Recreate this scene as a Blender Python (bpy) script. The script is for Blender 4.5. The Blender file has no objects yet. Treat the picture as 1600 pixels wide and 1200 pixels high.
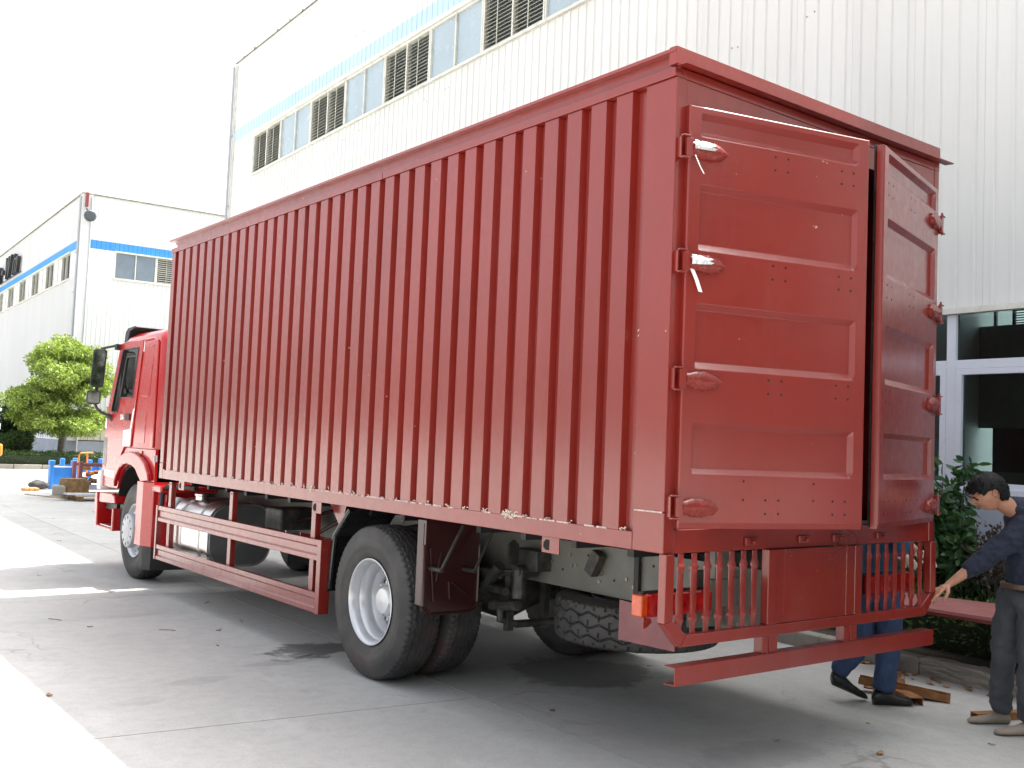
import bpy, bmesh, math, random
import numpy as np
from mathutils import Vector, Matrix
random.seed(7); rng = np.random.default_rng(7)
C = bpy.context.scene.collection; S = bpy.context.scene
R = math.radians; PI = math.pi

# ---------------------------------------------------------------- camera, sky, sun, exposure
cam = bpy.data.objects.new('camera', bpy.data.cameras.new('camera')); C.objects.link(cam)
def cam_axes(yaw, pitch, roll):
    f = Vector((math.sin(yaw)*math.cos(pitch), math.cos(yaw)*math.cos(pitch), math.sin(pitch)))
    r = Vector((math.cos(yaw), -math.sin(yaw), 0)); u = r.cross(f)
    return r*math.cos(roll)+u*math.sin(roll), u*math.cos(roll)-r*math.sin(roll), f
_r, _u, _f = cam_axes(0.65751, 0.0585, 0.04035)
cam.matrix_world = Matrix(((_r.x, _u.x, -_f.x, -3.700), (_r.y, _u.y, -_f.y, -3.525), (_r.z, _u.z, -_f.z, 1.709), (0, 0, 0, 1)))
cam.data.sensor_width = 36; cam.data.lens = 1589.9/1600*36; cam.data.clip_end = 2000; cam.data.clip_start = .05
S.camera = cam
SUN_EL = R(62.3); SUN_AZ = R(94.0)          # azimuth clockwise from +Y
w = bpy.data.worlds.new('World'); S.world = w; w.use_nodes = True
nt = w.node_tree; bg = nt.nodes['Background']
sky = nt.nodes.new('ShaderNodeTexSky'); sky.sky_type = 'NISHITA'; sky.sun_disc = False
sky.sun_elevation = SUN_EL; sky.sun_rotation = SUN_AZ; sky.air_density = 1.0; sky.dust_density = 6.0; sky.ozone_density = 1.0
hs = nt.nodes.new('ShaderNodeHueSaturation'); hs.inputs['Saturation'].default_value = .28; hs.inputs['Value'].default_value = 1.0
nt.links.new(sky.outputs[0], hs.inputs['Color']); nt.links.new(hs.outputs[0], bg.inputs[0]); bg.inputs[1].default_value = .15
sd = bpy.data.lights.new('sun', 'SUN'); sd.energy = 4.2; sd.angle = R(.53); sd.color = (1, .965, .9)
sun = bpy.data.objects.new('sun', sd); C.objects.link(sun); sun.location = (20, 0, 40)
sv = Vector((math.sin(SUN_AZ)*math.cos(SUN_EL), math.cos(SUN_AZ)*math.cos(SUN_EL), math.sin(SUN_EL)))
sun.rotation_euler = sv.to_track_quat('Z', 'Y').to_euler()
S.view_settings.view_transform = 'Standard'; S.view_settings.look = 'None'
S.view_settings.gamma = 1; S.view_settings.use_curve_mapping = False; S.view_settings.exposure = 1.65
S.cycles.max_bounces = 8

# ---------------------------------------------------------------- helpers
def tag(o, label=None, cat=None, group=None, kind=None):
    for k, v in (('label', label), ('category', cat), ('group', group), ('kind', kind)):
        if v: o[k] = v
    return o
def empty(name, loc=(0, 0, 0), rz=0, parent=None):
    o = bpy.data.objects.new(name, None); C.objects.link(o); o.location = loc; o.rotation_euler = (0, 0, rz); o.empty_display_size = .1
    if parent: o.parent = parent
    return o
def link(name, me, parent=None, loc=None, rz=0):
    o = bpy.data.objects.new(name, me); C.objects.link(o)
    if parent: o.parent = parent
    if loc is not None: o.location = loc
    if rz: o.rotation_euler = (0, 0, rz)
    return o
def sub(ob):
    "offset that takes world coordinates into an unrotated parent chain"
    v = Vector((0, 0, 0))
    while ob: v += ob.location; ob = ob.parent
    return v
class MB:
    def __init__(s): s.v = []; s.f = []; s.m = []; s.cm = 0
    def add(s, vs, fs):
        n = len(s.v); s.v += [tuple(v) for v in vs]; s.f += [tuple(i+n for i in f) for f in fs]; s.m += [s.cm]*len(fs); return s
    def mat(s, i): s.cm = i; return s
    def box(s, x0, x1, y0, y1, z0, z1, M=None):
        vs = [Vector((x, y, z)) for x in (x0, x1) for y in (y0, y1) for z in (z0, z1)]
        if M is not None: vs = [M @ v for v in vs]
        return s.add(vs, [(0, 1, 3, 2), (4, 6, 7, 5), (0, 4, 5, 1), (2, 3, 7, 6), (0, 2, 6, 4), (1, 5, 7, 3)])
    def prism(s, poly, axis, a, b, M=None):
        "poly: 2D outline in the two other axes (cyclic order x,y,z without axis), extruded a..b"
        n = len(poly); vs = []
        for t in (a, b):
            for p, q in poly:
                vs.append(Vector({0: (t, p, q), 1: (p, t, q), 2: (p, q, t)}[axis]))
        if M is not None: vs = [M @ v for v in vs]
        return s.add(vs, [tuple(range(n)), tuple(range(2*n-1, n-1, -1))]+[(i, i+n, (i+1) % n+n, (i+1) % n) for i in range(n)])
    def tube(s, pts, r, n=10, cap=True):
        pts = [Vector(p) for p in pts]; k = len(pts); rs = r if isinstance(r, (list, tuple)) else [r]*k; vs = []
        up = None
        for i, p in enumerate(pts):
            d = (pts[min(i+1, k-1)]-pts[max(i-1, 0)]).normalized()
            if up is None: up = d.orthogonal().normalized()
            up = (up-d*up.dot(d)).normalized(); sd_ = d.cross(up)
            for j in range(n):
                a = 2*PI*j/n; vs.append(p+(up*math.cos(a)+sd_*math.sin(a))*rs[i])
        fs = [(i*n+j, i*n+(j+1) % n, (i+1)*n+(j+1) % n, (i+1)*n+j) for i in range(k-1) for j in range(n)]
        if cap: fs += [tuple(range(n-1, -1, -1)), tuple(range((k-1)*n, k*n))]
        return s.add(vs, fs)
    def lathe(s, prof, c, axis=0, n=48, closed=False, sgn=1, cap=True):
        "prof: (along-axis offset, radius)"
        vs = []; k = len(prof)
        for a_, r_ in prof:
            for j in range(n):
                t = 2*PI*j/n; ca, sa = math.cos(t)*r_, math.sin(t)*r_
                o = {0: (sgn*a_, ca, sa), 1: (ca, sgn*a_, sa), 2: (ca, sa, a_*sgn)}[axis]
                vs.append((c[0]+o[0], c[1]+o[1], c[2]+o[2]))
        fs = []
        for i in range(k if closed else k-1):
            for j in range(n):
                a0 = i*n; b0 = ((i+1) % k)*n
                fs.append((a0+j, a0+(j+1) % n, b0+(j+1) % n, b0+j))
        if not closed and cap:
            if prof[0][1] > 1e-4: fs.append(tuple(range(n)))
            if prof[-1][1] > 1e-4: fs.append(tuple(range((k-1)*n+n-1, (k-1)*n-1, -1)))
        return s.add(vs, fs)
    def cyl(s, c, r, h, axis=2, n=16): return s.lathe([(0, r), (h, r)], c, axis, n)
    def build(s, name, mat, parent=None, bevel=0, smooth=False, segs=2, world=True, kind=None):
        off = sub(parent) if (world and parent) else Vector((0, 0, 0))
        me = bpy.data.meshes.new(name); me.from_pydata([tuple(Vector(v)-off) for v in s.v], [], s.f)
        mats = mat if isinstance(mat, list) else [mat]
        for m in mats: me.materials.append(m)
        if len(mats) > 1: me.polygons.foreach_set('material_index', s.m)
        bm = bmesh.new(); bm.from_mesh(me); bmesh.ops.recalc_face_normals(bm, faces=bm.faces); bm.to_mesh(me); bm.free()
        o = link(name, me, parent)
        if smooth:
            me.polygons.foreach_set('use_smooth', [True]*len(me.polygons))
            me.set_sharp_from_angle(angle=R(smooth if smooth is not True else 40))
        if bevel:
            b = o.modifiers.new('bevel', 'BEVEL'); b.width = bevel; b.segments = segs; b.limit_method = 'ANGLE'; b.angle_limit = R(35)
        if kind: o['kind'] = kind
        return o
def box(name, mat, x0, x1, y0, y1, z0, z1, parent=None, bevel=0, M=None, world=True, **k):
    return MB().box(x0, x1, y0, y1, z0, z1, M).build(name, mat, parent, bevel=bevel, world=world, **k)
def evaluated(o):
    dg = bpy.context.evaluated_depsgraph_get(); dg.update()
    return bpy.data.meshes.new_from_object(o.evaluated_get(dg))
def boolean(o, cutters):
    for c_ in cutters:
        m = o.modifiers.new('b', 'BOOLEAN'); m.operation = 'DIFFERENCE'; m.solver = 'EXACT'; m.object = c_
    bpy.context.view_layer.update()
    me = evaluated(o); o.modifiers.clear(); o.data = me
    for c_ in cutters: bpy.data.objects.remove(c_)
    return o

# ---------------------------------------------------------------- materials
def nodes(name):
    m = bpy.data.materials.new(name); m.use_nodes = True
    t = m.node_tree; return m, t, t.nodes['Principled BSDF']
def N(t, typ, **k):
    n = t.nodes.new(typ)
    for a, b in k.items(): setattr(n, a, b)
    return n
def noise(t, scale, detail=4, rough=.55, coord='Position', stretch=None):
    if coord == 'Position': c_ = N(t, 'ShaderNodeNewGeometry').outputs['Position']
    else: c_ = N(t, 'ShaderNodeTexCoord').outputs[coord]
    if stretch:
        mp = N(t, 'ShaderNodeMapping'); mp.inputs['Scale'].default_value = stretch; t.links.new(c_, mp.inputs[0]); c_ = mp.outputs[0]
    n = N(t, 'ShaderNodeTexNoise'); n.inputs['Scale'].default_value = scale; n.inputs['Detail'].default_value = detail; n.inputs['Roughness'].default_value = rough
    t.links.new(c_, n.inputs['Vector']); return n.outputs[0]
def ramp(t, fac, stops):
    r = N(t, 'ShaderNodeValToRGB'); e = r.color_ramp.elements
    while len(e) < len(stops): e.new(.5)
    for i, (p, c_) in enumerate(stops):
        e[i].position = p; e[i].color = (c_ if isinstance(c_, (tuple, list)) else (c_,)*3)+((1,) if not isinstance(c_, (tuple, list)) or len(c_) == 3 else ())
    t.links.new(fac, r.inputs[0]); return r.outputs[0]
def mix(t, fac, a, b, mode='MIX'):
    m = N(t, 'ShaderNodeMix', data_type='RGBA', blend_type=mode)
    for sock, v in ((m.inputs[0], fac), (m.inputs[6], a), (m.inputs[7], b)):
        if hasattr(v, 'is_linked') or isinstance(v, bpy.types.NodeSocket): t.links.new(v, sock)
        elif isinstance(v, (tuple, list)): sock.default_value = tuple(v)+(1,)*(4-len(v))
        else: sock.default_value = v
    return m.outputs[2]
def bump(t, p, h, strength=.2, dist=.01):
    b = N(t, 'ShaderNodeBump'); b.inputs['Strength'].default_value = strength; b.inputs['Distance'].default_value = dist
    t.links.new(h, b.inputs['Height']); t.links.new(b.outputs[0], p.inputs['Normal'])
def mat(name, col, rough=.5, metal=0, var=.12, scale=3, bmp=0, bscale=40, dirt=None, dirt_amt=.5, dscale=1.5, coat=0, spec=.5, rvar=.1):
    m, t, p = nodes(name)
    n1 = noise(t, scale, 5)
    c_ = mix(t, ramp(t, n1, [(.3, 0.0), (.7, 1.0)]), tuple(max(0, x*(1-var)) for x in col), tuple(x*(1+var) for x in col))
    if dirt:
        n2 = noise(t, dscale, 7, .65)
        c_ = mix(t, ramp(t, n2, [(.5, 0.0), (.72, dirt_amt)]), c_, dirt)
    t.links.new(c_, p.inputs['Base Color'])
    rr = ramp(t, noise(t, scale*2.3, 4), [(.3, max(0, rough-rvar)), (.7, min(1, rough+rvar))]); t.links.new(rr, p.inputs['Roughness'])
    p.inputs['Metallic'].default_value = metal; p.inputs['Coat Weight'].default_value = coat; p.inputs['Coat Roughness'].default_value = .08
    p.inputs['Specular IOR Level'].default_value = spec
    if bmp: bump(t, p, noise(t, bscale, 4), bmp, .004)
    return m
def glass_mat(name, tint=(.75, .85, .85), refl=.12, rough=.01):
    m, t, p = nodes(name); t.nodes.remove(p); out = t.nodes['Material Output']
    tr = N(t, 'ShaderNodeBsdfTransparent'); tr.inputs[0].default_value = tint+(1,)
    gl = N(t, 'ShaderNodeBsdfGlossy'); gl.inputs['Roughness'].default_value = rough
    fr = N(t, 'ShaderNodeFresnel'); fr.inputs[0].default_value = 1.4 if refl < .01 else 1.5
    ad = N(t, 'ShaderNodeMath', operation='ADD'); ad.inputs[1].default_value = refl; t.links.new(fr.outputs[0], ad.inputs[0])
    mx = N(t, 'ShaderNodeMixShader'); t.links.new(ad.outputs[0], mx.inputs[0]); t.links.new(tr.outputs[0], mx.inputs[1]); t.links.new(gl.outputs[0], mx.inputs[2])
    t.links.new(mx.outputs[0], out.inputs[0]); return m
def leaf_mat(name, ca, cb, rough=.5):
    m, t, p = nodes(name)
    g = N(t, 'ShaderNodeNewGeometry').outputs['Random Per Island']
    c_ = ramp(t, g, [(0, ca), (1, cb)])
    t.links.new(c_, p.inputs['Base Color']); p.inputs['Roughness'].default_value = rough
    tl = N(t, 'ShaderNodeBsdfTranslucent'); t.links.new(mix(t, .5, c_, (1, 1, .3), 'MULTIPLY'), tl.inputs[0])
    mx = N(t, 'ShaderNodeMixShader'); mx.inputs[0].default_value = .35
    t.links.new(p.outputs[0], mx.inputs[1]); t.links.new(tl.outputs[0], mx.inputs[2]); t.links.new(mx.outputs[0], t.nodes['Material Output'].inputs[0])
    return m
M = {}
def primer_mat(name, col, sheen=.35):
    m, t, p = nodes(name)
    n1 = noise(t, .9, 4); n2 = noise(t, 14, 5, .6); n3 = noise(t, 3.0, 6, .7, stretch=(1, 1, .25))
    c_ = mix(t, ramp(t, n1, [(.3, 0.0), (.7, 1.0)]), tuple(x*.9 for x in col), tuple(min(1, x*1.1) for x in col))
    dusty = tuple(x*.85+.05 for x in col)
    c_ = mix(t, ramp(t, n3, [(.52, 0.0), (.75, .28)]), c_, dusty)
    sp = noise(t, 90, 3, .6); c_ = mix(t, ramp(t, sp, [(.68, 0.0), (.74, .5)]), c_, tuple(x*.55 for x in col))
    c_ = mix(t, ramp(t, noise(t, 22, 2), [(.76, 0.0), (.8, .7)]), c_, (.55, .4, .36))
    c_ = mix(t, 1.0, c_, ramp(t, N(t, 'ShaderNodeObjectInfo').outputs['Random'], [(0, .94), (1, 1.05)]), 'MULTIPLY')
    t.links.new(c_, p.inputs['Base Color'])
    t.links.new(ramp(t, n2, [(.3, sheen-.06), (.7, sheen+.12)]), p.inputs['Roughness'])
    hb = N(t, 'ShaderNodeMath', operation='ADD'); t.links.new(noise(t, 5, 3), hb.inputs[0]); t.links.new(noise(t, 1.3, 2), hb.inputs[1])
    bump(t, p, hb.outputs[0], .35, .010); p.inputs['Coat Weight'].default_value = 1.0; p.inputs['Specular IOR Level'].default_value = .32; p.inputs['Coat Roughness'].default_value = .18
    return m
M['primer'] = primer_mat('red_primer_paint', (.215, .015, .009), .38)
M['weld'] = mat('weld_bead_grey', (.5, .36, .33), .6, var=.5, scale=40)
M['foam'] = mat('pale_sealant', (.75, .68, .55), .8, var=.25, scale=60, bmp=.6, bscale=90)
M['cabred'] = mat('glossy_red_cab_paint', (.42, .010, .011), .25, var=.04, scale=2, coat=.55, rvar=.04)
M['olive'] = mat('olive_chassis_paint', (.155, .155, .135), .45, var=.12, scale=5, dirt=(.10, .085, .065), dirt_amt=.5)
M['black'] = mat('black_plastic', (.018, .018, .018), .5, var=.3)
M['blackgloss'] = mat('black_gloss_fender', (.012, .012, .013), .25, var=.3)
M['flap'] = mat('maroon_mud_flap', (.035, .008, .008), .2, var=.1, rvar=.03)
M['greasy'] = mat('greasy_dark_metal', (.05, .05, .045), .5, .3, var=.4, scale=12, dirt=(.16, .14, .11), dirt_amt=.6, dscale=6)
M['alu'] = mat('brushed_aluminium', (.78, .77, .75), .3, 1, var=.03, scale=3, rvar=.04)
M['steelwheel'] = mat('silver_wheel_paint', (.60, .61, .63), .3, .6, var=.02, rvar=.02, scale=2)
M['hubgrey'] = mat('grey_hub_cover', (.42, .44, .47), .38, .15, var=.06)
def rubber_mat():
    m, t, p = nodes('tyre_rubber')
    c_ = mix(t, ramp(t, noise(t, 3.5, 6, .6), [(.4, 0.0), (.75, 1.0)]), (.028, .028, .029), (.075, .068, .062))
    c_ = mix(t, ramp(t, noise(t, 2.1, 3), [(.58, 0.0), (.75, .5)]), c_, (.12, .035, .03))
    t.links.new(c_, p.inputs['Base Color']); p.inputs['Roughness'].default_value = .62
    bump(t, p, noise(t, 120, 3), .2, .002); return m
M['rubber'] = rubber_mat()
M['redlens'] = mat('red_lens', (.42, .008, .008), .12, var=.5, scale=22, coat=.5); M['orangelens'] = mat('amber_lens', (.48, .055, .008), .15, var=.2, scale=25, coat=.4)
M['bolt'] = mat('plated_bolt', (.35, .32, .25), .4, .7)
M['hole'] = mat('drilled_hole_dark', (.008, .006, .005), .9)
M['foil'] = mat('crumpled_silver_foil', (.85, .86, .84), .22, .6, var=.1, scale=30, bmp=.8, bscale=45)
M['film'] = mat('painted_plastic_film', (.20, .022, .016), .22, var=.15, scale=25, bmp=.8, bscale=38)
M['white'] = mat('white_paint', (.80, .80, .79), .45, var=.02)
M['sticker'] = mat('white_reflective_sticker', (.85, .85, .84), .4, var=.02)
M['glass'] = glass_mat('window_glass')
M['darkglass'] = glass_mat('tinted_glass', (.50, .60, .60), .0)
M['cabglass'] = glass_mat('cab_glass', (.62, .74, .66), .16)
M['skyglass'] = mat('frosted_blue_pane', (.36, .44, .49), .25, var=.06, scale=1.2, rvar=.05)
def clad_mat(name, col, str_=.25):
    m, t, p = nodes(name)
    n1 = noise(t, 1.2, 6, .6, stretch=(1, 1, .18)); n2 = noise(t, 7, 5, .65, stretch=(1, 1, .06))
    c_ = mix(t, ramp(t, n1, [(.35, 0.0), (.75, 1.0)]), col, tuple(x*.93 for x in col))
    c_ = mix(t, ramp(t, n2, [(.55, 0.0), (.8, str_)]), c_, (col[0]*.72, col[1]*.71, col[2]*.64))
    oi = N(t, 'ShaderNodeObjectInfo').outputs['Random']
    c_ = mix(t, 1.0, c_, ramp(t, oi, [(0, .95), (1, 1.0)]), 'MULTIPLY')
    t.links.new(c_, p.inputs['Base Color']); p.inputs['Roughness'].default_value = .42; return m
M['clad'] = clad_mat('off_white_cladding', (.735, .745, .72), .12)
M['clad2'] = clad_mat('white_cladding_far', (.66, .665, .665), .1)
M['bandpale'] = clad_mat('pale_blue_cladding', (.50, .68, .83), .2)
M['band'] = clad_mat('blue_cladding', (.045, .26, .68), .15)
M['trim'] = mat('grimy_white_trim', (.66, .66, .60), .5, var=.1, scale=5, dirt=(.38, .37, .28), dirt_amt=.55, dscale=4)
M['louver'] = mat('grey_cream_louver', (.50, .49, .42), .5, var=.15)
M['pvc'] = mat('white_window_frame', (.66, .70, .78), .35, var=.03)
M['plinth'] = mat('blue_grey_plinth_paint', (.33, .37, .44), .6, var=.12, scale=2, dirt=(.22, .24, .27), dirt_amt=.5)
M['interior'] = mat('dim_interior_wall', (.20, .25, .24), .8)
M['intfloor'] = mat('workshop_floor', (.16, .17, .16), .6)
M['darksteel'] = mat('dark_steelwork', (.05, .06, .07), .5)
def concrete(name, a, b, joints=False):
    m, t, p = nodes(name)
    c_ = mix(t, ramp(t, noise(t, .35, 8, .62), [(.3, 0.0), (.7, 1.0)]), a, b)
    c_ = mix(t, ramp(t, noise(t, 1.1, 7, .7), [(.5, 0.0), (.8, .5)]), c_, tuple(x*.76 for x in a))
    c_ = mix(t, ramp(t, noise(t, 2.3, 4, .6, stretch=(1, .35, 1)), [(.56, 0.0), (.68, .35)]), c_, tuple(min(1, x*1.18) for x in b))
    c_ = mix(t, ramp(t, noise(t, .8, 5, .7, stretch=(.5, 1.4, 1)), [(.62, 0.0), (.70, .5)]), c_, tuple(x*.66 for x in a))
    c_ = mix(t, ramp(t, noise(t, .5, 6, .7), [(.6, 0.0), (.75, .35)]), c_, (a[0]*.95, a[1]*.82, a[2]*.62))
    c_ = mix(t, ramp(t, noise(t, 60, 3, .7), [(.35, .18), (.65, 0.0)]), c_, (.12, .12, .11))
    wp = N(t, 'ShaderNodeNewGeometry').outputs['Position']; nw = N(t, 'ShaderNodeTexNoise'); nw.inputs['Scale'].default_value = 1.1; nw.inputs['Detail'].default_value = 6; t.links.new(wp, nw.inputs['Vector'])
    va = N(t, 'ShaderNodeVectorMath', operation='SCALE'); va.inputs['Scale'].default_value = 1.3; t.links.new(nw.outputs['Color'], va.inputs[0]); vb = N(t, 'ShaderNodeVectorMath', operation='ADD'); t.links.new(va.outputs[0], vb.inputs[0]); t.links.new(wp, vb.inputs[1])
    vo = N(t, 'ShaderNodeTexVoronoi', feature='DISTANCE_TO_EDGE'); vo.inputs['Scale'].default_value = .23; t.links.new(vb.outputs[0], vo.inputs['Vector'])
    ck = N(t, 'ShaderNodeMath', operation='MULTIPLY'); t.links.new(ramp(t, vo.outputs['Distance'], [(.0, .55), (.0022, 0.0)]), ck.inputs[0]); t.links.new(ramp(t, noise(t, .5, 3), [(.48, 0.0), (.56, 1.0)]), ck.inputs[1])
    c_ = mix(t, ck.outputs[0], c_, (.12, .115, .10))
    c_ = mix(t, ramp(t, noise(t, 9, 5, .75), [(.38, .30), (.55, 0.0)]), c_, tuple(x*.72 for x in a))
    c_ = mix(t, ramp(t, noise(t, 160, 2, .6), [(.60, 0.0), (.72, .35)]), c_, (.18, .17, .16))
    oi = N(t, 'ShaderNodeObjectInfo').outputs['Random']
    c_ = mix(t, 1.0, c_, ramp(t, oi, [(0, .93), (1, 1.04)]), 'MULTIPLY')
    if joints:                     # oil spills: each a stain with its own place and ragged outline
        pos = N(t, 'ShaderNodeNewGeometry').outputs['Position']; wob = noise(t, 1.6, 6, .65); wc = N(t, 'ShaderNodeMath', operation='MULTIPLY_ADD')
        wc.inputs[1].default_value = 3.2; wc.inputs[2].default_value = -1.6; t.links.new(wob, wc.inputs[0])
        for sx, sy, rx, ry, amt in ((.14, 3.95, .42, .30, .75), (-.30, 3.62, .30, .08, .2), (-.95, 3.35, .25, .10, .16), (-1.5, 3.0, .2, .10, .12), (-.6, 6.0, .3, .12, .12), (1.6, 2.4, .7, .6, .5), (1.0, .2, .5, .25, .2)):
            mp = N(t, 'ShaderNodeMapping'); mp.inputs['Location'].default_value = (-sx/rx, -sy/ry, 0); mp.inputs['Scale'].default_value = (1/rx, 1/ry, 0)
            t.links.new(pos, mp.inputs[0]); ln = N(t, 'ShaderNodeVectorMath', operation='LENGTH'); t.links.new(mp.outputs[0], ln.inputs[0])
            ad = N(t, 'ShaderNodeMath', operation='ADD'); t.links.new(ln.outputs['Value'], ad.inputs[0]); t.links.new(wc.outputs[0], ad.inputs[1])
            c_ = mix(t, ramp(t, ad.outputs[0], [(.75, amt), (.98, 0.0)]), c_, (.055, .055, .052))
    t.links.new(c_, p.inputs['Base Color'])
    t.links.new(ramp(t, noise(t, 1.6, 5), [(.3, .55), (.7, .85)]), p.inputs['Roughness'])
    bump(t, p, noise(t, 45, 6, .7), .35, .003); return m
M['concrete'] = concrete('trowelled_concrete', (.415, .412, .392), (.50, .497, .475), True)
M['dirtjoint'] = mat('dirt_in_joint', (.09, .085, .07), .9)
M['kerb'] = concrete('kerb_stone', (.27, .25, .21), (.36, .34, .30))
M['soil'] = mat('dark_soil', (.055, .045, .03), .95, var=.5, scale=20, bmp=1, bscale=30)
M['rust'] = mat('rusty_steel', (.26, .11, .035), .75, var=.45, scale=12, dirt=(.10, .055, .03), dirt_amt=.7, dscale=9, bmp=.5)
M['oil'] = mat('oil_stain', (.05, .05, .05), .35)
M['wood'] = mat('weathered_wood', (.42, .33, .22), .8, var=.3, scale=9, bmp=.4)
M['brownwood'] = mat('brown_bark', (.20, .12, .05), .85, var=.4, scale=10, bmp=.7)
M['brick'] = mat('orange_brick', (.55, .27, .13), .85, var=.25, scale=14)
M['greybag'] = mat('dark_grey_sack', (.05, .05, .05), .8, var=.4, scale=14)
M['blue'] = mat('blue_painted_steel', (.03, .20, .58), .45, var=.12)
M['orange'] = mat('orange_paint', (.80, .20, .02), .45, var=.1)
M['maroon'] = mat('maroon_steel', (.20, .07, .075), .55, var=.2)
M['bark'] = mat('tree_bark', (.13, .11, .09), .9, var=.35, scale=14, bmp=.8)
M['leaf_tree'] = leaf_mat('bright_green_leaf', (.12, .19, .03), (.36, .46, .10))
M['leaf_dark'] = leaf_mat('dark_evergreen_leaf', (.018, .045, .016), (.05, .10, .03))
M['leaf_hedge'] = leaf_mat('hedge_leaf', (.030, .065, .015), (.085, .15, .035))
M['leaf_hedge_near'] = leaf_mat('light_hedge_leaf', (.05, .11, .03), (.13, .22, .07))
M['leaf_shrub'] = leaf_mat('glossy_shrub_leaf', (.03, .085, .035), (.09, .19, .07), .30)
M['leaf_purple'] = leaf_mat('purple_brown_leaf', (.06, .04, .045), (.12, .09, .08))
M['dryleaf'] = mat('dry_leaf', (.36, .20, .09), .8, var=.4, scale=20)
M['skin'] = None

# ================================================================ THE SETTING
BY = R(2.6)                                   # both factory halls are turned 2.6 degrees against the truck
ground = MB().add([(-400, -400, -.012), (400, -400, -.012), (400, 600, -.012), (-400, 600, -.012)], [(0, 1, 2, 3)]).build('ground', M['dirtjoint'])
ground['kind'] = 'structure'
far_conc = MB().add([(-400, -400, -.008), (400, -400, -.008), (400, 600, -.008), (-400, 600, -.008)], [(0, 1, 2, 3)])
yard = far_conc.build('concrete_yard', M['concrete']); yard['kind'] = 'structure'
jt = MB()
# cast slabs: the joints seen are 12 mm wide, filled with dirt
def jp(i, j):                                  # grid corner of slab i (across), j (along)
    x0 = .43+i*4.0; y0 = 2.06+j*5.0
    return x0+.035*(y0-2.3), y0-.115*(x0-.43)*(1 if j == 0 else .4)
jb = MB().add([(*jp(-4, -2), -.004), (*jp(1, -2), -.004), (*jp(1, 6), -.004), (*jp(-4, 6), -.004)], [(0, 1, 2, 3)]).build('joint_filler', M['dirtjoint'], ground); jb['kind'] = 'stuff'
for i in range(-4, 1):
    for j in range(-2, 6):
        a, b, c_, d = jp(i, j), jp(i+1, j), jp(i+1, j+1), jp(i, j+1); g_ = .0035 + .002*((i+j) % 2)
        q = [(a[0]+g_, a[1]+g_), (b[0]-g_, b[1]+g_), (c_[0]-g_, c_[1]-g_), (d[0]+g_, d[1]-g_)]
        MB().prism(q, 2, -.10, 0).build('concrete_slab', M['concrete'], ground)

# ---- planting bed, kerb
def kx(y): return 3.93+.045*y
bed = MB().prism([(kx(-9)+.17, -9), (5.64, -9), (7.1, 23.6), (kx(23.6)+.17, 23.6)], 2, -.05, .10).build('planting_bed', M['soil']); bed['kind'] = 'structure'
kerb = empty('kerb', (4.0, 0, 0)); kerb['kind'] = 'structure'
y = -8.85; k = 0; rk = random.Random(4)
while y < 23:
    L_ = .98; x0 = kx(y); x1 = kx(y+L_); h = .135+rk.uniform(-.006, .006); b = rk.uniform(-.008, .008)
    ob = MB().prism([(x0+b, y+.006), (x0+b+.15, y+.006), (x1+b+.15, y+L_-.006), (x1+b, y+L_-.006)], 2, -.05, h).build('kerb_stone', M['kerb'], kerb, bevel=.014)
    if abs(y-.15) < .6:
        sbm = bmesh.new(); sbm.from_mesh(ob.data); bmesh.ops.subdivide_edges(sbm, edges=sbm.edges, cuts=9, use_grid_fill=True)
        for v_ in sbm.verts: v_.co += Vector((rk.gauss(0, .006), rk.gauss(0, .003), rk.gauss(0, .005)))
        sbm.to_mesh(ob.data); sbm.free(); ob['label'] = 'rough broken kerb stone'
    y += L_

# ---- foliage
def leaves_mesh(name, pts, nrm, size, mat_, parent=None, aspect=.45, jit=.8, kind='stuff', droop=0):
    n = len(pts); off = np.array(sub(parent)) if parent else np.zeros(3)
    pts = np.asarray(pts, float); d = np.asarray(nrm, float)+rng.normal(0, jit, (n, 3)); d[:, 2] -= droop
    d /= np.linalg.norm(d, axis=1)[:, None]+1e-9
    t = np.cross(d, rng.normal(0, 1, (n, 3))+[0, 0, .3]); t /= np.linalg.norm(t, axis=1)[:, None]+1e-9
    nn = np.cross(d, t); L = size*rng.uniform(.65, 1.3, n)[:, None]; W = L*aspect
    V = np.empty((n, 6, 3)); V[:, 0] = pts; V[:, 1] = pts+d*L*.38+t*W*.5-nn*L*.07; V[:, 2] = pts+d*L*.75+t*W*.38-nn*L*.09
    V[:, 3] = pts+d*L; V[:, 4] = pts+d*L*.75-t*W*.38-nn*L*.09; V[:, 5] = pts+d*L*.38-t*W*.5-nn*L*.07
    V[:, 3] -= nn*L*.05
    me = bpy.data.meshes.new(name); me.vertices.add(n*6); me.vertices.foreach_set('co', (V.reshape(-1, 3)-off).ravel())
    me.loops.add(n*8); base = (np.arange(n)*6)[:, None]
    me.loops.foreach_set('vertex_index', (base+np.array([0, 1, 2, 3, 0, 3, 4, 5])).ravel().astype(np.int32))
    me.polygons.add(n*2); me.polygons.foreach_set('loop_start', (np.arange(n*2)*4).astype(np.int32)); me.polygons.foreach_set('loop_total', np.full(n*2, 4, np.int32))
    me.update(calc_edges=True); me.materials.append(mat_)
    o = link(name, me, parent)
    if kind: o['kind'] = kind
    return o
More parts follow.
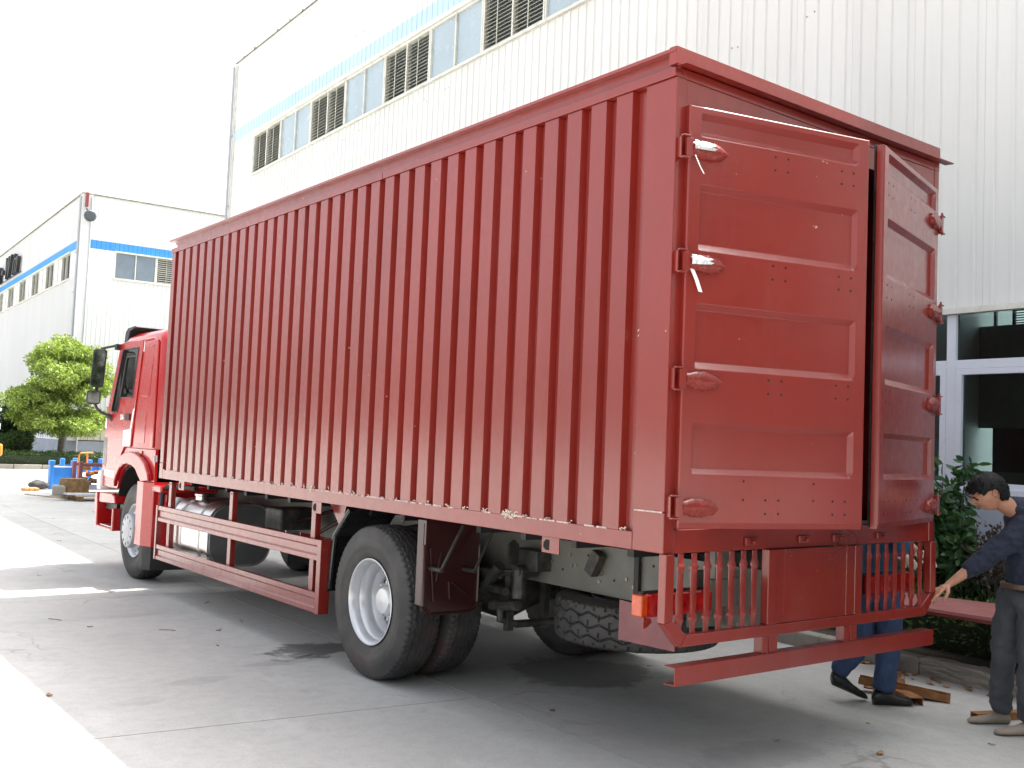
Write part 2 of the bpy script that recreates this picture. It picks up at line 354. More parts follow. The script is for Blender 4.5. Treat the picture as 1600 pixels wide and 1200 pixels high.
def blob_points(n, c_, r_, lumps=14, seed=0, shell=.55, zmin=None, lump_r=.42):
    "leaf roots in lumps through an ellipsoid"
    rg = np.random.default_rng(seed); cs = rg.normal(0, 1, (lumps, 3)); cs /= np.linalg.norm(cs, axis=1)[:, None]
    cs *= rg.uniform(shell, .85, lumps)[:, None]
    k_ = rg.integers(0, lumps, n); d = rg.normal(0, 1, (n, 3)); d /= np.linalg.norm(d, axis=1)[:, None]
    q = cs[k_]+d*(rg.uniform(0, 1, n)**.4)[:, None]*lump_r*rg.uniform(.75, 1.2, lumps)[k_][:, None]
    P_ = np.array(c_)+q*np.array(r_); nr = d*.6+cs[k_]*.5+[0, 0, .35]
    if zmin is not None:
        m_ = P_[:, 2] > zmin; P_, nr = P_[m_], nr[m_]
    return P_, nr
def hedge_box(name, corners, h0, h1, n, mat_, parent=None, size=.05, seed=1, lump=.06):
    "leaf roots near the top and the sides of a hedge over a quadrilateral footprint"
    rg = np.random.default_rng(seed); a, b, c_, d = [np.array(q, float) for q in corners]
    u, v = rg.uniform(0, 1, n), rg.uniform(0, 1, n); face = rg.uniform(0, 1, n)
    z = h0+(h1-h0)*rg.uniform(0, 1, n)
    top = face < .5; front = (face >= .5) & (face < .85); z[top] = h1-rg.exponential(.03, top.sum()); u[front] = rg.exponential(.05, front.sum()).clip(0, 1)
    xy = (a*((1-u)*(1-v))[:, None]+b*(u*(1-v))[:, None]+c_*(u*v)[:, None]+d*((1-u)*v)[:, None])
    bumpz = lump*(np.sin(xy[:, 0]*7+np.sin(xy[:, 1]*5)*1.5)*np.cos(xy[:, 1]*6+seed)+rg.normal(0, .4, n))
    P_ = np.c_[xy, z+bumpz*((z-h0)/(h1-h0))]
    nr = np.where(front[:, None], np.array([[-.8, 0, .4]]), np.array([[0, 0, 1.]]))
    return leaves_mesh(name, P_, nr, size, mat_, parent, jit=.6)
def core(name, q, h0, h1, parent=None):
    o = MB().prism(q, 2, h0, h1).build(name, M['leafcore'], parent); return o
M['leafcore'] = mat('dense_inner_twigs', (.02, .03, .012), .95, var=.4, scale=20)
hd = empty('low_hedge', (4.7, 0, .1)); tag(hd, 'low trimmed light green hedge along the near kerb, under the maroon sheet', 'hedge')
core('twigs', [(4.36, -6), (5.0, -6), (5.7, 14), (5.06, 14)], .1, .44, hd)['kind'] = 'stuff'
hedge_box('leaves', [(4.30, -6), (5.06, -6), (5.76, 14), (5.0, 14)], .12, .52, 15000, M['leaf_hedge_near'], hd, .06, 3)
hd = empty('dark_hedge', (5.4, 0, .1)); tag(hd, 'darker taller hedge at the foot of the blue-grey factory wall', 'hedge')
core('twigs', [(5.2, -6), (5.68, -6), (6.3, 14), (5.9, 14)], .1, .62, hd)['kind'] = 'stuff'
hedge_box('leaves', [(5.12, -6), (5.72, -6), (6.4, 14), (5.85, 14)], .12, .74, 12000, M['leaf_hedge'], hd, .07, 5, .09)

# the glossy shrub behind the right rear corner of the box
sh = empty('glossy_shrub', (5.12, 1.42, .1)); tag(sh, 'glossy broad leaved shrub by the window, behind the right rear corner of the box', 'shrub')
st = MB(); tips = []; rs_ = random.Random(11)
for i in range(26):
    a = rs_.uniform(0, 2*PI); rad = rs_.uniform(.08, .44); h = rs_.uniform(.6, 1.35)*(1-.2*rad)+(.3 if i % 6 == 0 else 0)
    p0 = Vector((5.12+.04*math.cos(a), 1.42+.04*math.sin(a), .1)); p2 = Vector((5.10+rad*math.cos(a)*.8, 1.38+rad*math.sin(a), .25+h)); p1 = (p0+p2)/2+Vector((rad*.12*math.cos(a), rad*.12*math.sin(a), .12))
    st.tube([p0, p1, p2], [.012, .008, .004], 5); tips.append((p1, p2))
st.build('stem', M['bark'], sh)
P_, nr = [], []
for p1, p2 in tips:
    for k in range(8):
        t_ = rs_.uniform(.25, 1.05); c_ = p1.lerp(p2, t_)
        for q in range(13):
            d = Vector((rs_.gauss(0, 1), rs_.gauss(0, 1), rs_.gauss(0, .8))).normalized(); P_.append(c_+d*rs_.uniform(0, .09)); nr.append(d*1.0+Vector((0, 0, -.15)))
leaves_mesh('leaves', P_, nr, .115, M['leaf_shrub'], sh, .42, .3, droop=.2)
sh = empty('purple_bush', (5.25, .75, .1)); tag(sh, 'small purple-brown twiggy bush behind the man in navy', 'shrub')
st = MB()
for i in range(16):
    a = rs_.uniform(0, 2*PI); r_ = rs_.uniform(.05, .3); st.tube([(5.2, .95, .1), (5.2+r_*math.cos(a), .95+r_*math.sin(a), rs_.uniform(.6, 1.12))], [.008, .003], 4)
st.build('stem', M['bark'], sh)
P_, nr = blob_points(1400, (5.2, .95, .85), (.34, .34, .32), 16, 3); leaves_mesh('leaves', P_, nr, .04, M['leaf_purple'], sh, .5, .9)

# ---- generic hall pieces (local frame: y along the wall, x into the building)
def ribbed(w, pitch=.2, d=.019, thick=.03, hw=.016):
    out = []; n = int(round(w/pitch))
    for k in range(n):
        y0 = (k+.5)*pitch
        out += [(0, y0-hw-.008), (-d, y0-hw+.004), (-d, y0+hw-.004), (0, y0+hw+.008)]
    return [(0, .0015)]+out+[(0, n*pitch-.0015), (thick, n*pitch-.0015), (thick, .0015)]
def face_panels(root, name, mat_, z0, z1, s0, s1, w=.8, flip=False, d=.019, pitch=.2):
    "a row of ribbed cladding sheets on the wall; flip = wall along local x (facing -y)"
    me = None; s = s0; obs = []
    while s < s1-.05:
        ww = min(w, s1-s)
        if me is None or abs(ww-w) > 1e-3:
            prof = ribbed(max(ww, pitch), pitch, d)
            if flip: prof = [(b, a) for a, b in prof]
            o = MB().prism(prof, 2, z0, z1).build(name, mat_, root, world=False)
            if abs(ww-w) < 1e-3: me = o.data
        else: o = link(name, me, root)
        o.location = (s, 0, 0) if flip else (0, s, 0)
        obs.append(o); s += ww
    return obs
def window_bay(root, s, flip, kinds, z0, z1, slats_as_parts=True, pw=.93, glassm=None, nsl=14, xin=.09):
    "one bay: frame, then panes or louvre slats as its sub-parts"
    n = len(kinds); mb = MB(); W_ = pw*n
    def B(y0, y1, x0, x1, za, zb): mb.box(*( (y0, y1, x0, x1) if flip else (x0, x1, y0, y1)), za, zb)
    B(0.004, W_-.004, -.02, .10, z0, z0+.05); B(0.004, W_-.004, -.02, .10, z1-.05, z1)
    for k in range(n+1):
        c_ = min(max(k*pw, .028), W_-.028); B(c_-.022, c_+.022, -.012, .09, z0+.05, z1-.05)
    fr = mb.build('window_frame', M['trim'], root, world=False); fr.location = (s, 0, 0) if flip else (0, s, 0)
    for k, kd in enumerate(kinds):
        a, b = k*pw+.03, (k+1)*pw-.03
        if kd == 'g':
            p_ = MB(); (p_.box(a, b, .03, .042, z0+.05, z1-.05) if flip else p_.box(.03, .042, a, b, z0+.05, z1-.05)); p_.build('pane', glassm, fr, world=False)
        else:
            H = (z1-z0-.1)/nsl; mid = (a+b)/2; sm = MB()
            prof = [(-.012, -.028), (-.006, -.031), (.05, .020), (.045, .024)]
            if slats_as_parts:
                pr = MB().prism([(x_, z_) for x_, z_ in prof], 0, a, b) if False else None
                me = None
                for q in range(nsl):
                    zc = z0+.05+(q+.5)*H
                    if me is None:
                        m2 = MB(); vs = [((x_, y_, z_) if not flip else (y_, x_, z_)) for y_ in (a, b) for x_, z_ in prof]
                        m2.add(vs, [(0, 1, 2, 3), (7, 6, 5, 4)]+[(i, i+4, (i+1) % 4+4, (i+1) % 4) for i in range(4)])
                        o = m2.build('slat', M['louver'], fr, world=False); me = o.data
                    else: o = link('slat', me, fr)
                    o.location = (0, 0, zc)
            else:
                for q in range(nsl):
                    zc = z0+.05+(q+.5)*H; vs = [((x_, y_, z_+zc) if not flip else (y_, x_, z_+zc)) for y_ in (a, b) for x_, z_ in prof]
                    sm.add(vs, [(0, 1, 2, 3), (7, 6, 5, 4)]+[(i, i+4, (i+1) % 4+4, (i+1) % 4) for i in range(4)])
                sm.build('slats', M['louver'], fr, world=False)['kind'] = 'stuff'
            rm = MB(); (rm.box(mid-.012, mid+.012, -.016, -.008, z0+.05, z1-.05) if flip else rm.box(-.016, -.008, mid-.012, mid+.012, z0+.05, z1-.05)); rm.build('louver_rod', M['louver'], fr, world=False)
    return fr
def lbox(root, name, m_, x0, x1, y0, y1, z0, z1, **k): return MB().box(x0, x1, y0, y1, z0, z1).build(name, m_, root, world=False, **k)

# ---- the near hall behind the truck
nb = empty('factory_hall', (6.06, 0, 0), -BY)
tag(nb, 'large off-white ribbed metal factory hall with a pale blue band, standing right behind the truck', 'building')
SN, SF = -9.6, 23.8
face_panels(nb, 'cladding_sheet', M['clad'], 3.26, 8.60, SN, SF, .8)
face_panels(nb, 'cladding_sheet', M['clad'], 9.74, 9.85, SN, SF, .8)
face_panels(nb, 'blue_band', M['bandpale'], 9.853, 10.17, SN, SF, .8)
face_panels(nb, 'cladding_sheet', M['clad'], 10.173, 12.02, SN, SF, .8)
lbox(nb, 'cladding_sheet', M['clad'], -.01, .03, 22.24, SF, 8.60, 9.737)
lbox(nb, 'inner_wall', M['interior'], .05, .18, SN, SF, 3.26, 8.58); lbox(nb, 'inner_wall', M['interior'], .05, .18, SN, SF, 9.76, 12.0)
for x0_, x1_ in ((-.03, 7.5), (8.6, 16), (17.1, 25), (26.1, 41)): lbox(nb, 'roof', M['clad2'], x0_, x1_, SN, SF, 12.02, 12.1)
for x0_, x1_ in ((7.52, 8.58), (16.02, 17.08), (25.02, 26.08)): lbox(nb, 'added_skylight', M['glass'], x0_, x1_, SN, SF, 12.04, 12.05)  # unseen roof openings, added so daylight brightens the hall interior
cop = MB(); cop.box(-.055, .12, SN-.03, SF+.05, 12.1, 12.135); rk = random.Random(9)
s = SN
while s < SF: cop.box(-.065, -.02, s, s+.035, 12.10, 12.165+rk.uniform(0, .015)); s += .8*rk.choice([1, 1, 2])
M['coping'] = mat('weathered_coping', (.21, .20, .14), .7, var=.35, scale=6)
cop.build('roof_coping', M['coping'], nb, world=False)
lbox(nb, 'end_wall', M['clad2'], .04, 41, SF-.02, SF+.04, 0, 12.02); lbox(nb, 'end_wall', M['clad2'], .04, 41, SN-.06, SN, 0, 12.02)
lbox(nb, 'corner_trim', M['trim'], -.045, .10, SF-.10, SF+.06, .0, 12.02)
dp = MB().tube([(-.10, SF+.02, .2), (-.10, SF+.02, 12.0)], .035, 8)
for z in (4, 6, 8, 10): dp.box(-.11, 0, SF-.02, SF+.06, z, z+.05)
dp.build('downpipe', M['hubgrey'], nb, world=False)
lbox(nb, 'window_sill', M['trim'], -.07, .04, SN, 22.24, 8.565, 8.605); lbox(nb, 'window_head', M['trim'], -.06, .04, SN, 22.24, 9.705, 9.745)
s = 22.2; i = 0
while s-1.86 > SN:
    s -= 1.86; window_bay(nb, s, False, 'll' if i % 2 == 0 else 'gg', 8.605, 9.705, slats_as_parts=(i < 8), glassm=M['skyglass']); i += 1
# drip flashing, fixing screws, shop windows
lbox(nb, 'drip_flashing', M['trim'], -.05, .05, SN, SF, 3.205, 3.262)
scr = MB(); rk = random.Random(3)
for z in (4.35, 5.65, 6.95, 8.3, 10.6, 11.5, 3.33):
    s = SN+.2
    while s < SF:
        if rk.random() < .22:
            for dy in (-.05, .045): scr.cyl((-.012, s+dy+rk.uniform(-.01, .01), z+rk.uniform(-.06, .06)), .009, .014, 0, 6)
        s += .4
scr.build('fixing_screws', M['bolt'], nb, world=False)['kind'] = 'stuff'
lbox(nb, 'plinth_wall', M['plinth'], 0, .2, SN, SF, 0, 1.40); lbox(nb, 'window_ledge', M['pvc'], -.03, .2, SN, SF, 1.40, 1.445)
s = 1.88-1.95*5
while s < SF-2:
    fr = MB()
    fr.box(.0, .08, s-.002, s+.098, 1.446, 3.203)                   # main post
    fr.box(.002, .078, s+.099, s+1.948, 2.645, 2.735)               # transom
    fr.box(-.004, .076, s+.099, s+.165, 1.49, 2.643); fr.box(-.004, .076, s+1.88, s+1.946, 1.49, 2.643)
    fr.box(-.004, .076, s+.165, s+1.88, 2.585, 2.643); fr.box(-.004, .076, s+.165, s+1.88, 1.446, 1.51)
    o = fr.build('window_frame', M['pvc'], nb, bevel=.004, world=False)
    for y0, y1, z0, z1 in ((s+.10, s+1.946, 2.735, 3.203), (s+.165, s+1.88, 1.51, 2.585)):
        lbox(o, 'pane', M['darkglass'], .035, .041, y0, y1, z0, z1)
    s += 1.95
# inside: deep dark hall, daylight through the windows of its far wall, a steel stair
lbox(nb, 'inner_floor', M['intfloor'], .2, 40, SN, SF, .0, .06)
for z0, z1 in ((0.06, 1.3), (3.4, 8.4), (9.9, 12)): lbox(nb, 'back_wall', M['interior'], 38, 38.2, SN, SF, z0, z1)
pw = MB(); s = SN; k = 0
while s < SF:
    pw.box(38.02, 38.18, s, s+.12, 8.4, 9.9); pw.box(38.02, 38.18, s, s+.1, 1.3, 3.4)
    if k % 4 < 2:
        for q in range(12): pw.box(38.05, 38.12, s+.12, s+.93, 8.45+q*.12, 8.50+q*.12)
    if k % 3 == 0: pw.box(38.03, 38.17, s, s+1.9, 1.3, 3.4)
    s += .93; k += 1
pw.build('back_wall_mullions', M['darksteel'], nb, world=False)
lbox(nb, 'crane_beam', M['interior'], 14, 14.6, SN, SF, 6.2, 7.2)
stb = MB()
for x_, y_ in ((20, -1.4), (20, -3.3), (21.5, -1.4), (21.5, -3.3)): stb.box(x_, x_+.14, y_, y_+.14, .06, 4.5)
for z_ in (1.6, 2.4, 3.6): stb.box(20, 20.1, -3.3, -1.2, z_, z_+.1)
stb.tube([(19.95, -3.2, .3), (19.95, -1.6, 2.4)], .05, 6); stb.tube([(19.95, -2.9, .3), (19.95, -1.3, 2.4)], .05, 6)
for q in range(8): stb.box(19.9, 20.2, -3.1+q*.2, -2.8+q*.2, .4+q*.26, .44+q*.26)
stb.build('steel_stair', M['darksteel'], nb, world=False)

# ---- unseen belt of trees added behind the camera, darkens what the truck's rear reflects
belt = empty('added_tree_belt', (8, -19, 0)); belt['kind'] = 'stuff'
for q in range(11):
    cx, cy, hh = -9+4.2*q, -18+1.5*math.sin(q*2.1), 4.2+.5*math.cos(q*1.7)
    P_, nr = blob_points(2600, (cx, cy, 1.0+hh), (2.9, 2.4, hh), 40, 60+q, .5); lv = leaves_mesh('leaves', P_, nr, .42, M['leaf_dark'], belt, .6, .9)
    MB().tube([(cx, cy, 0), (cx, cy, 3), (cx, cy, 7)], [.25, .2, .08], 8).build('trunk', M['bark'], belt)['kind'] = 'stuff'
    MB().lathe([(-hh*.95, .5), (-hh*.4, 1.9), (hh*.35, 1.7), (hh*.8, .4)], (cx, cy, 1.0+hh), 2, 12).build('twigs', M['leafcore'], belt)['kind'] = 'stuff'
# ---- the far hall
fb = empty('far_factory_hall', (8.38, 44, 0), -BY)
tag(fb, 'white ribbed metal factory hall with a bright blue band and black lettering, beyond the tree', 'building')
FL, FR = 62, 34
def clip_rows(flip, s1):
    nm = 'cladding_sheet'
    face_panels(fb, nm, M['clad2'], 2.05, 8.45, .4, s1, 3.2 if not flip else 1.6, flip); face_panels(fb, nm, M['clad2'], 10.093, 12.1, .4, s1, 3.2 if not flip else 1.6, flip)
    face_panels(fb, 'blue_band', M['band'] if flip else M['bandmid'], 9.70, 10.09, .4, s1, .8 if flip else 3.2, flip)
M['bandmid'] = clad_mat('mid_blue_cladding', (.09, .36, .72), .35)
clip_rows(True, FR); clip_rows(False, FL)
lbox(fb, 'corner_post', M['clad2'], -.05, .40, -.05, .40, 1.06, 12.12)
lbox(fb, 'end_of_window_strip', M['clad2'], -.01, .03, .4, 1.86, 8.45, 9.698); lbox(fb, 'end_of_window_strip', M['clad2'], .4, 1.5, -.01, .03, 8.45, 9.698)
lbox(fb, 'roof', M['clad2'], .04, FR, .04, FL, 12.02, 12.09)
cop = MB().box(-.07, .12, -.07, FL, 12.101, 12.15).box(.12, FR, -.07, .12, 12.101, 12.15); cop.build('roof_coping', M['coping'], fb, world=False)
dpm = MB().tube([(-.10, .12, .3), (-.10, .12, 12)], .045, 8).tube([(.35, -.09, .3), (.35, -.09, 12)], .03, 6)
for z in (3, 5.6, 7.6, 9.4): dpm.box(-.2, 0, .07, .17, z, z+.08)
dpm.build('downpipe', M['hubgrey'], fb, world=False)
s = 1.87; i = 0
while s+1.86 < FL and i < 22:
    window_bay(fb, s, False, 'll' if i % 2 == 0 else 'gg', 8.45, 9.695, slats_as_parts=False, glassm=M['white'], nsl=12); s += 1.86; i += 1
M['greypane'] = mat('grey_blue_pane', (.16, .20, .24), .18, var=.08)
s = 1.5; i = 0
while s+1.86 < FR-2:
    window_bay(fb, s, True, 'gg' if i % 2 == 0 else 'll', 8.45, 9.695, slats_as_parts=False, glassm=M['greypane'], nsl=12); s += 1.86; i += 1
for nm, a in (('window_sill', 8.41), ('window_head', 9.655)):
    MB().box(-.09, .0, 1.8, FL, a, a+.055).box(1.45, FR, -.09, 0, a, a+.055).build(nm, M['trim'], fb, world=False)
lbox(fb, 'inner_wall', M['darksteel'], .5, .6, .5, FL-1, .1, 12); lbox(fb, 'inner_wall', M['darksteel'], .5, FR-1, .5, .6, .1, 12)
lbox(fb, 'plinth_wall', M['plinth'], 0, FR, 0, .3, 0, 1.06); lbox(fb, 'plinth_wall', M['plinth'], 0, .3, .3, FL, 0, 1.06)
face_panels(fb, 'cladding_sheet', M['cream'] if 'cream' in M else clad_mat('cream_cladding', (.58, .57, .44), .3), 1.10, 2.047, .42, FR, 2.8, True, .03, .28)
gw = MB(); s = .6
for k in range(24): gw.box(-.02, .05, s, s+.06, 1.1, 2.0); s += .55
gw.box(-.02, .05, .4, 14, 1.06, 1.12); gw.box(-.02, .05, .4, 14, 1.98, 2.05); gwo = gw.build('window_frame', M['pvc'], fb, world=False)
lbox(gwo, 'pane', M['greypane'], .0, .012, .45, 14, 1.1, 2.0)
lbox(fb, 'cladding_sheet', M['clad2'], 0, .03, 14, FL, 1.06, 2.047)
# raised black letters on the left wall
cu = bpy.data.curves.new('lettering', 'FONT')
sgn = lbox(fb, 'sign_rail', M['darksteel'], -.10, -.06, 14.3, 21.8, 10.22, 10.26)
def letter(ch, s_left, z0, size, shear=.35):
    cu = bpy.data.curves.new('letter', 'FONT'); cu.body = ch; cu.size = size; cu.extrude = .09; cu.offset = .035; cu.shear = shear
    o = bpy.data.objects.new('letter', cu); C.objects.link(o); bpy.context.view_layer.update(); me = evaluated(o); bpy.data.objects.remove(o)
    vs = np.empty(len(me.vertices)*3); me.vertices.foreach_get('co', vs); vs = vs.reshape(-1, 3)
    out = np.c_[-.17-vs[:, 2], s_left-vs[:, 0], z0+vs[:, 1]]
    me.vertices.foreach_set('co', out.ravel()); me.update(); me.materials.clear(); me.materials.append(M['black'])
    return link('letter', me, sgn)
letter('a', 21.6, 10.27, 2.0); letter('-', 20.25, 10.35, 1.9); letter('W', 19.0, 10.27, 1.75); letter('i', 16.35, 10.27, 1.75); letter('n', 15.7, 10.27, 1.9)

# floodlight high on the corner of the far hall
fl = empty('floodlight', (8.35, 43.85, 11.2)); tag(fl, 'grey floodlight on a red bracket high on the corner of the far hall', 'lamp')
box('bracket', M['primer'], 8.44, 8.56, 43.82, 43.93, 11.5, 12.15, fl); MB().tube([(8.5, 43.85, 11.42), (8.55, 43.6, 11.25)], .04, 6).build('arm', M['darksteel'], fl)
MB().lathe([(0, .12), (.1, .24), (.3, .26), (.36, .2)], (8.58, 43.75, 11.05), 1, 14, sgn=-1).build('lamp_head', M['darksteel'], fl)

# ---- far kerb, hedge, bushes and the tree
def F(x, y, z=0):                               # far-hall frame -> world
    return (8.38+x*math.cos(BY)+y*math.sin(BY), 44-x*math.sin(BY)+y*math.cos(BY), z)
fk = empty('far_kerb', F(0, -5.5)); fk['kind'] = 'structure'
for k in range(-9, 26):
    a, b = k*1.0, k*1.0+.98
    MB().prism([F(a, -5.6)[:2], F(b, -5.6)[:2], F(b, -5.42)[:2], F(a, -5.42)[:2]], 2, -.05, .17).build('kerb_stone', M['kerb'], fk, bevel=.02)
fbed = MB().prism([F(-9, -5.42)[:2], F(26, -5.42)[:2], F(26, 0)[:2], F(-9, 0)[:2]], 2, -.05, .1).build('far_planting_bed', M['soil']); fbed['kind'] = 'structure'
hd = empty('far_hedge', F(0, -4.7, .1)); tag(hd, 'clipped green hedge behind the far kerb, in front of the broadleaf tree', 'hedge')
q = [F(-4.3, -5.35)[:2], F(18, -5.35)[:2], F(18, -4.25)[:2], F(-4.3, -4.25)[:2]]
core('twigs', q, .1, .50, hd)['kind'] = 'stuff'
hedge_box('leaves', [q[0], q[3], q[2], q[1]], .12, .60, 26000, M['leaf_hedge'], hd, .075, 7)
rb = empty('round_bush', (5.55, 40.9, .1)); tag(rb, 'small clipped round bush behind the left end of the far hedge', 'bush')
P_, nr = blob_points(7000, (5.55, 40.6, .95), (.62, .62, .46), 40, 5, .6, lump_r=.35); leaves_mesh('leaves', P_, nr, .07, M['leaf_hedge'], rb, .5, .7)
MB().lathe([(-.36, .25), (0, .5), (.33, .2)], (5.55, 40.6, .9), 2, 12).build('twigs', M['leafcore'], rb); MB().tube([(5.55, 40.6, .1), (5.55, 40.6, .8)], .05, 6).build('trunk', M['bark'], rb)
for (cx, cy, rx, rz, zc, sd_, lab) in ((4.45, 42.6, .95, 1.75, 1.75, 21, 'dark evergreen bush at the left edge of the photo, behind the round bush'), (6.15, 42.9, .85, 1.45, 1.5, 22, 'dark evergreen bush close to the left of the broadleaf tree trunk'), (3.0, 43.2, 1.1, 2.0, 1.9, 23, 'dark evergreen bush furthest left beyond the far hedge')):
    b_ = empty('evergreen_bush', (cx, cy, .1)); tag(b_, lab, 'bush', 'dark evergreen bushes beyond the far hedge')
    P_, nr = blob_points(9000, (cx, cy, zc), (rx, rx, rz), 46, sd_, .5, .15); leaves_mesh('leaves', P_, nr, .12, M['leaf_dark'], b_, .5, .8)
    MB().tube([(cx, cy, .1), (cx, cy, zc+rz*.6)], [.08, .03], 6).build('trunk', M['bark'], b_)
    MB().lathe([(-rz*.8, rx*.4), (-rz*.3, rx*.72), (rz*.4, rx*.5), (rz*.75, rx*.1)], (cx, cy, zc), 2, 10).build('twigs', M['leafcore'], b_)
tr = empty('broadleaf_tree', (7.2, 40.4, .1)); tag(tr, 'bright green broadleaf tree with a bare trunk standing behind the far hedge', 'tree')
rt = random.Random(5); tb = MB(); T0 = Vector((7.2, 40.4, .1)); top = Vector((7.15, 40.4, 4.9))
tb.tube([T0, T0+Vector((0, 0, .5)), T0+Vector((.03, 0, 1.4)), T0+Vector((0, 0, 2.4)), T0+Vector((-.05, 0, 3.4)), top], [.15, .12, .11, .10, .07, .02], 10)
ends = []
lr = np.random.default_rng(12)
for i in range(72):
    hz = lr.uniform(1.3, 4.4); a = i*2.4+lr.uniform(-.4, .4)
    prof_ = np.interp(hz, [1.4, 2.0, 3.0, 4.0, 4.9], [1.9, 2.35, 2.2, 1.5, .6])
    L_ = prof_*lr.uniform(.6, 1.02); rise = lr.uniform(.1, .75)
    p0 = Vector((7.18, 40.4, hz)); p2 = p0+Vector((math.cos(a)*L_, math.sin(a)*L_, rise)); p1 = p0.lerp(p2, .5)+Vector((0, 0, .18))
    tb.tube([p0, p1, p2], [.035, .02, .006], 5)
    for t_ in (.35, .56, .76, .97):
        ends.append((p0.lerp(p2, t_)+Vector((0, 0, .15*(1-t_))), .27+.16*lr.random()))
ends += [(top+Vector((0, 0, .25)), .38), (top+Vector((.3, 0, 0)), .4), (top-Vector((.35, 0, .1)), .4)]
tb.build('trunk', M['bark'], tr, smooth=True)
P_, nr = [], []
for c_, r_ in ends:
    c_ = np.array(c_)+lr.normal(0, .12, 3); n = int(300*(r_/.35)**2); d = lr.normal(0, 1, (n, 3)); d /= np.linalg.norm(d, axis=1)[:, None]
    P_.append(c_+d*(lr.uniform(0, 1, n)**.45)[:, None]*np.array([r_*1.15, r_*1.15, r_*.62])); nr.append(d*.7+[0, 0, .1])
P_ = np.concatenate(P_); nr = np.concatenate(nr)
leaves_mesh('crown', P_, nr, .115, M['leaf_tree'], tr, .42, .6, droop=.25)

# ================================================================ THE TRUCK
W_, L_ = 2.487, 7.331
TR = empty('box_truck', (1.2435, 4.0, 0)); tag(TR, 'red box truck with a corrugated dark red cargo body, its two rear doors ajar', 'truck')
P_m = M['primer']
ZB, ZR, ZT = 1.195, 1.287, 3.60
cb = MB()
cb.box(0, .06, .217, L_-.10, ZB, ZR)                                                  # side sills
cb.box(W_-.06, W_, .217, L_-.10, ZB, ZR)
cb.box(.02, W_-.02, .05, L_-.02, 1.235, 1.262)                                        # floor
cb.box(.03, W_-.03, .03, L_+.0, 3.70, 3.722)                                          # roof sheet
cb.box(.04, W_-.04, L_-.05, L_-.02, 1.27, 3.69)                                       # front wall
cb.box(W_-.045, W_-.01, .12, L_-.06, ZR+.001, 3.60)                                   # right wall
cb.box(.042, .048, .10, L_-.055, 1.27, 3.60)                                          # inner lining
BOX = cb.build('cargo_box', P_m, TR, bevel=.003)
# corrugated side: seven pressed sheets, each a piece
far_edges = [.44+.2027*k for k in range(34)]
d_ = .046
def corr(k0, k1, first=False, last=False):
    pts = []
    if first: pts += [(.2175, 0.0305), (.2175, d_-.001), (far_edges[0]-.122-.013, d_), (far_edges[0]-.122, 0)]
    for k in range(k0, k1+1):
        F_ = far_edges[k]; N_ = F_-.122
        if not (first and k == k0): pts += [(N_-.013, d_), (N_, 0.0)]
        else: pass
        pts += [(F_, 0.0), (F_+.013, d_)]
    if last: pts += [(7.229, d_)]
    return pts
seg = [(0, 3), (4, 8), (9, 13), (14, 18), (19, 23), (24, 28), (29, 33)]
for i, (a, b) in enumerate(seg):
    pr = corr(a, b, i == 0, i == len(seg)-1)
    # butt joint in the middle of the hidden recess floor
    if i > 0: pr = [(far_edges[a]-.2027+.0135, d_)]+pr
    back = [(y_, x_+.0035) for y_, x_ in reversed(pr)]
    MB().prism([(x_, y_) for y_, x_ in pr+back], 2, ZR+.0005, ZT-.001).build('side_sheet', P_m, BOX)
MB().box(0.0, .075, 0, .2165, 1.401, 3.60).box(.0015, .08, .0, .2165, ZB, 1.3985).build('corner_post', P_m, BOX, bevel=.004)
MB().box(W_-.055, W_, 0, .12, ZB, 3.60).build('corner_post', P_m, BOX, bevel=.004)
MB().box(0.0, .06, 7.2295, L_, 1.36, 3.60).box(-.002, .062, 7.2295-.002, L_, ZB, 1.357).build('corner_post', P_m, BOX, bevel=.004)
MB().box(W_-.06, W_, 7.2295, L_, ZB, 3.60).build('corner_post', P_m, BOX, bevel=.004)
# top rails
MB().box(-.012, .05, .004, 2.9, 3.602, 3.648).box(-.012, .05, 2.904, L_, 3.602, 3.648).build('top_trim', P_m, BOX, bevel=.003)
MB().box(.028, .05, .006, L_-.06, 3.649, 3.728).build('roof_channel', P_m, BOX)
MB().box(-.018, .06, -.002, L_+.06, 3.729, 3.748).build('roof_lip', P_m, BOX, bevel=.003)
MB().box(W_-.05, W_+.01, .004, L_, 3.602, 3.748).build('top_trim', P_m, BOX, bevel=.003)
MB().box(.0765, W_-.0565, .003, .06, 3.462, 3.5995).box(.051, W_-.051, .005, .058, 3.602, 3.6535).build('rear_header', P_m, BOX, bevel=.003)
MB().prism([(-.006, 3.664), (-.006, 3.668), (-.004, 3.755), (.02, 3.757), (.05, 3.757), (.05, 3.664)], 0, -.012, W_+.002).build('header_cap', P_m, BOX, bevel=.002)
MB().prism([(-.062, 3.652), (-.062, 3.659), (.0, 3.664), (.0, 3.656)], 0, .0, W_+.07).build('drip_edge', P_m, BOX)
MB().box(.0815, W_-.056, .006, .10, ZB, 1.312).build('rear_crossbeam', P_m, BOX, bevel=.004)
MB().box(.10, W_-.10, .04, .07, 1.313, 1.33).build('threshold', M['olive'], BOX)
xm = MB()
for k in range(15): xm.box(.25, W_-.25, .45+k*.47, .50+k*.47, 1.12, 1.193)
xm.build('floor_crossmembers', M['black'], BOX)['kind'] = 'stuff'
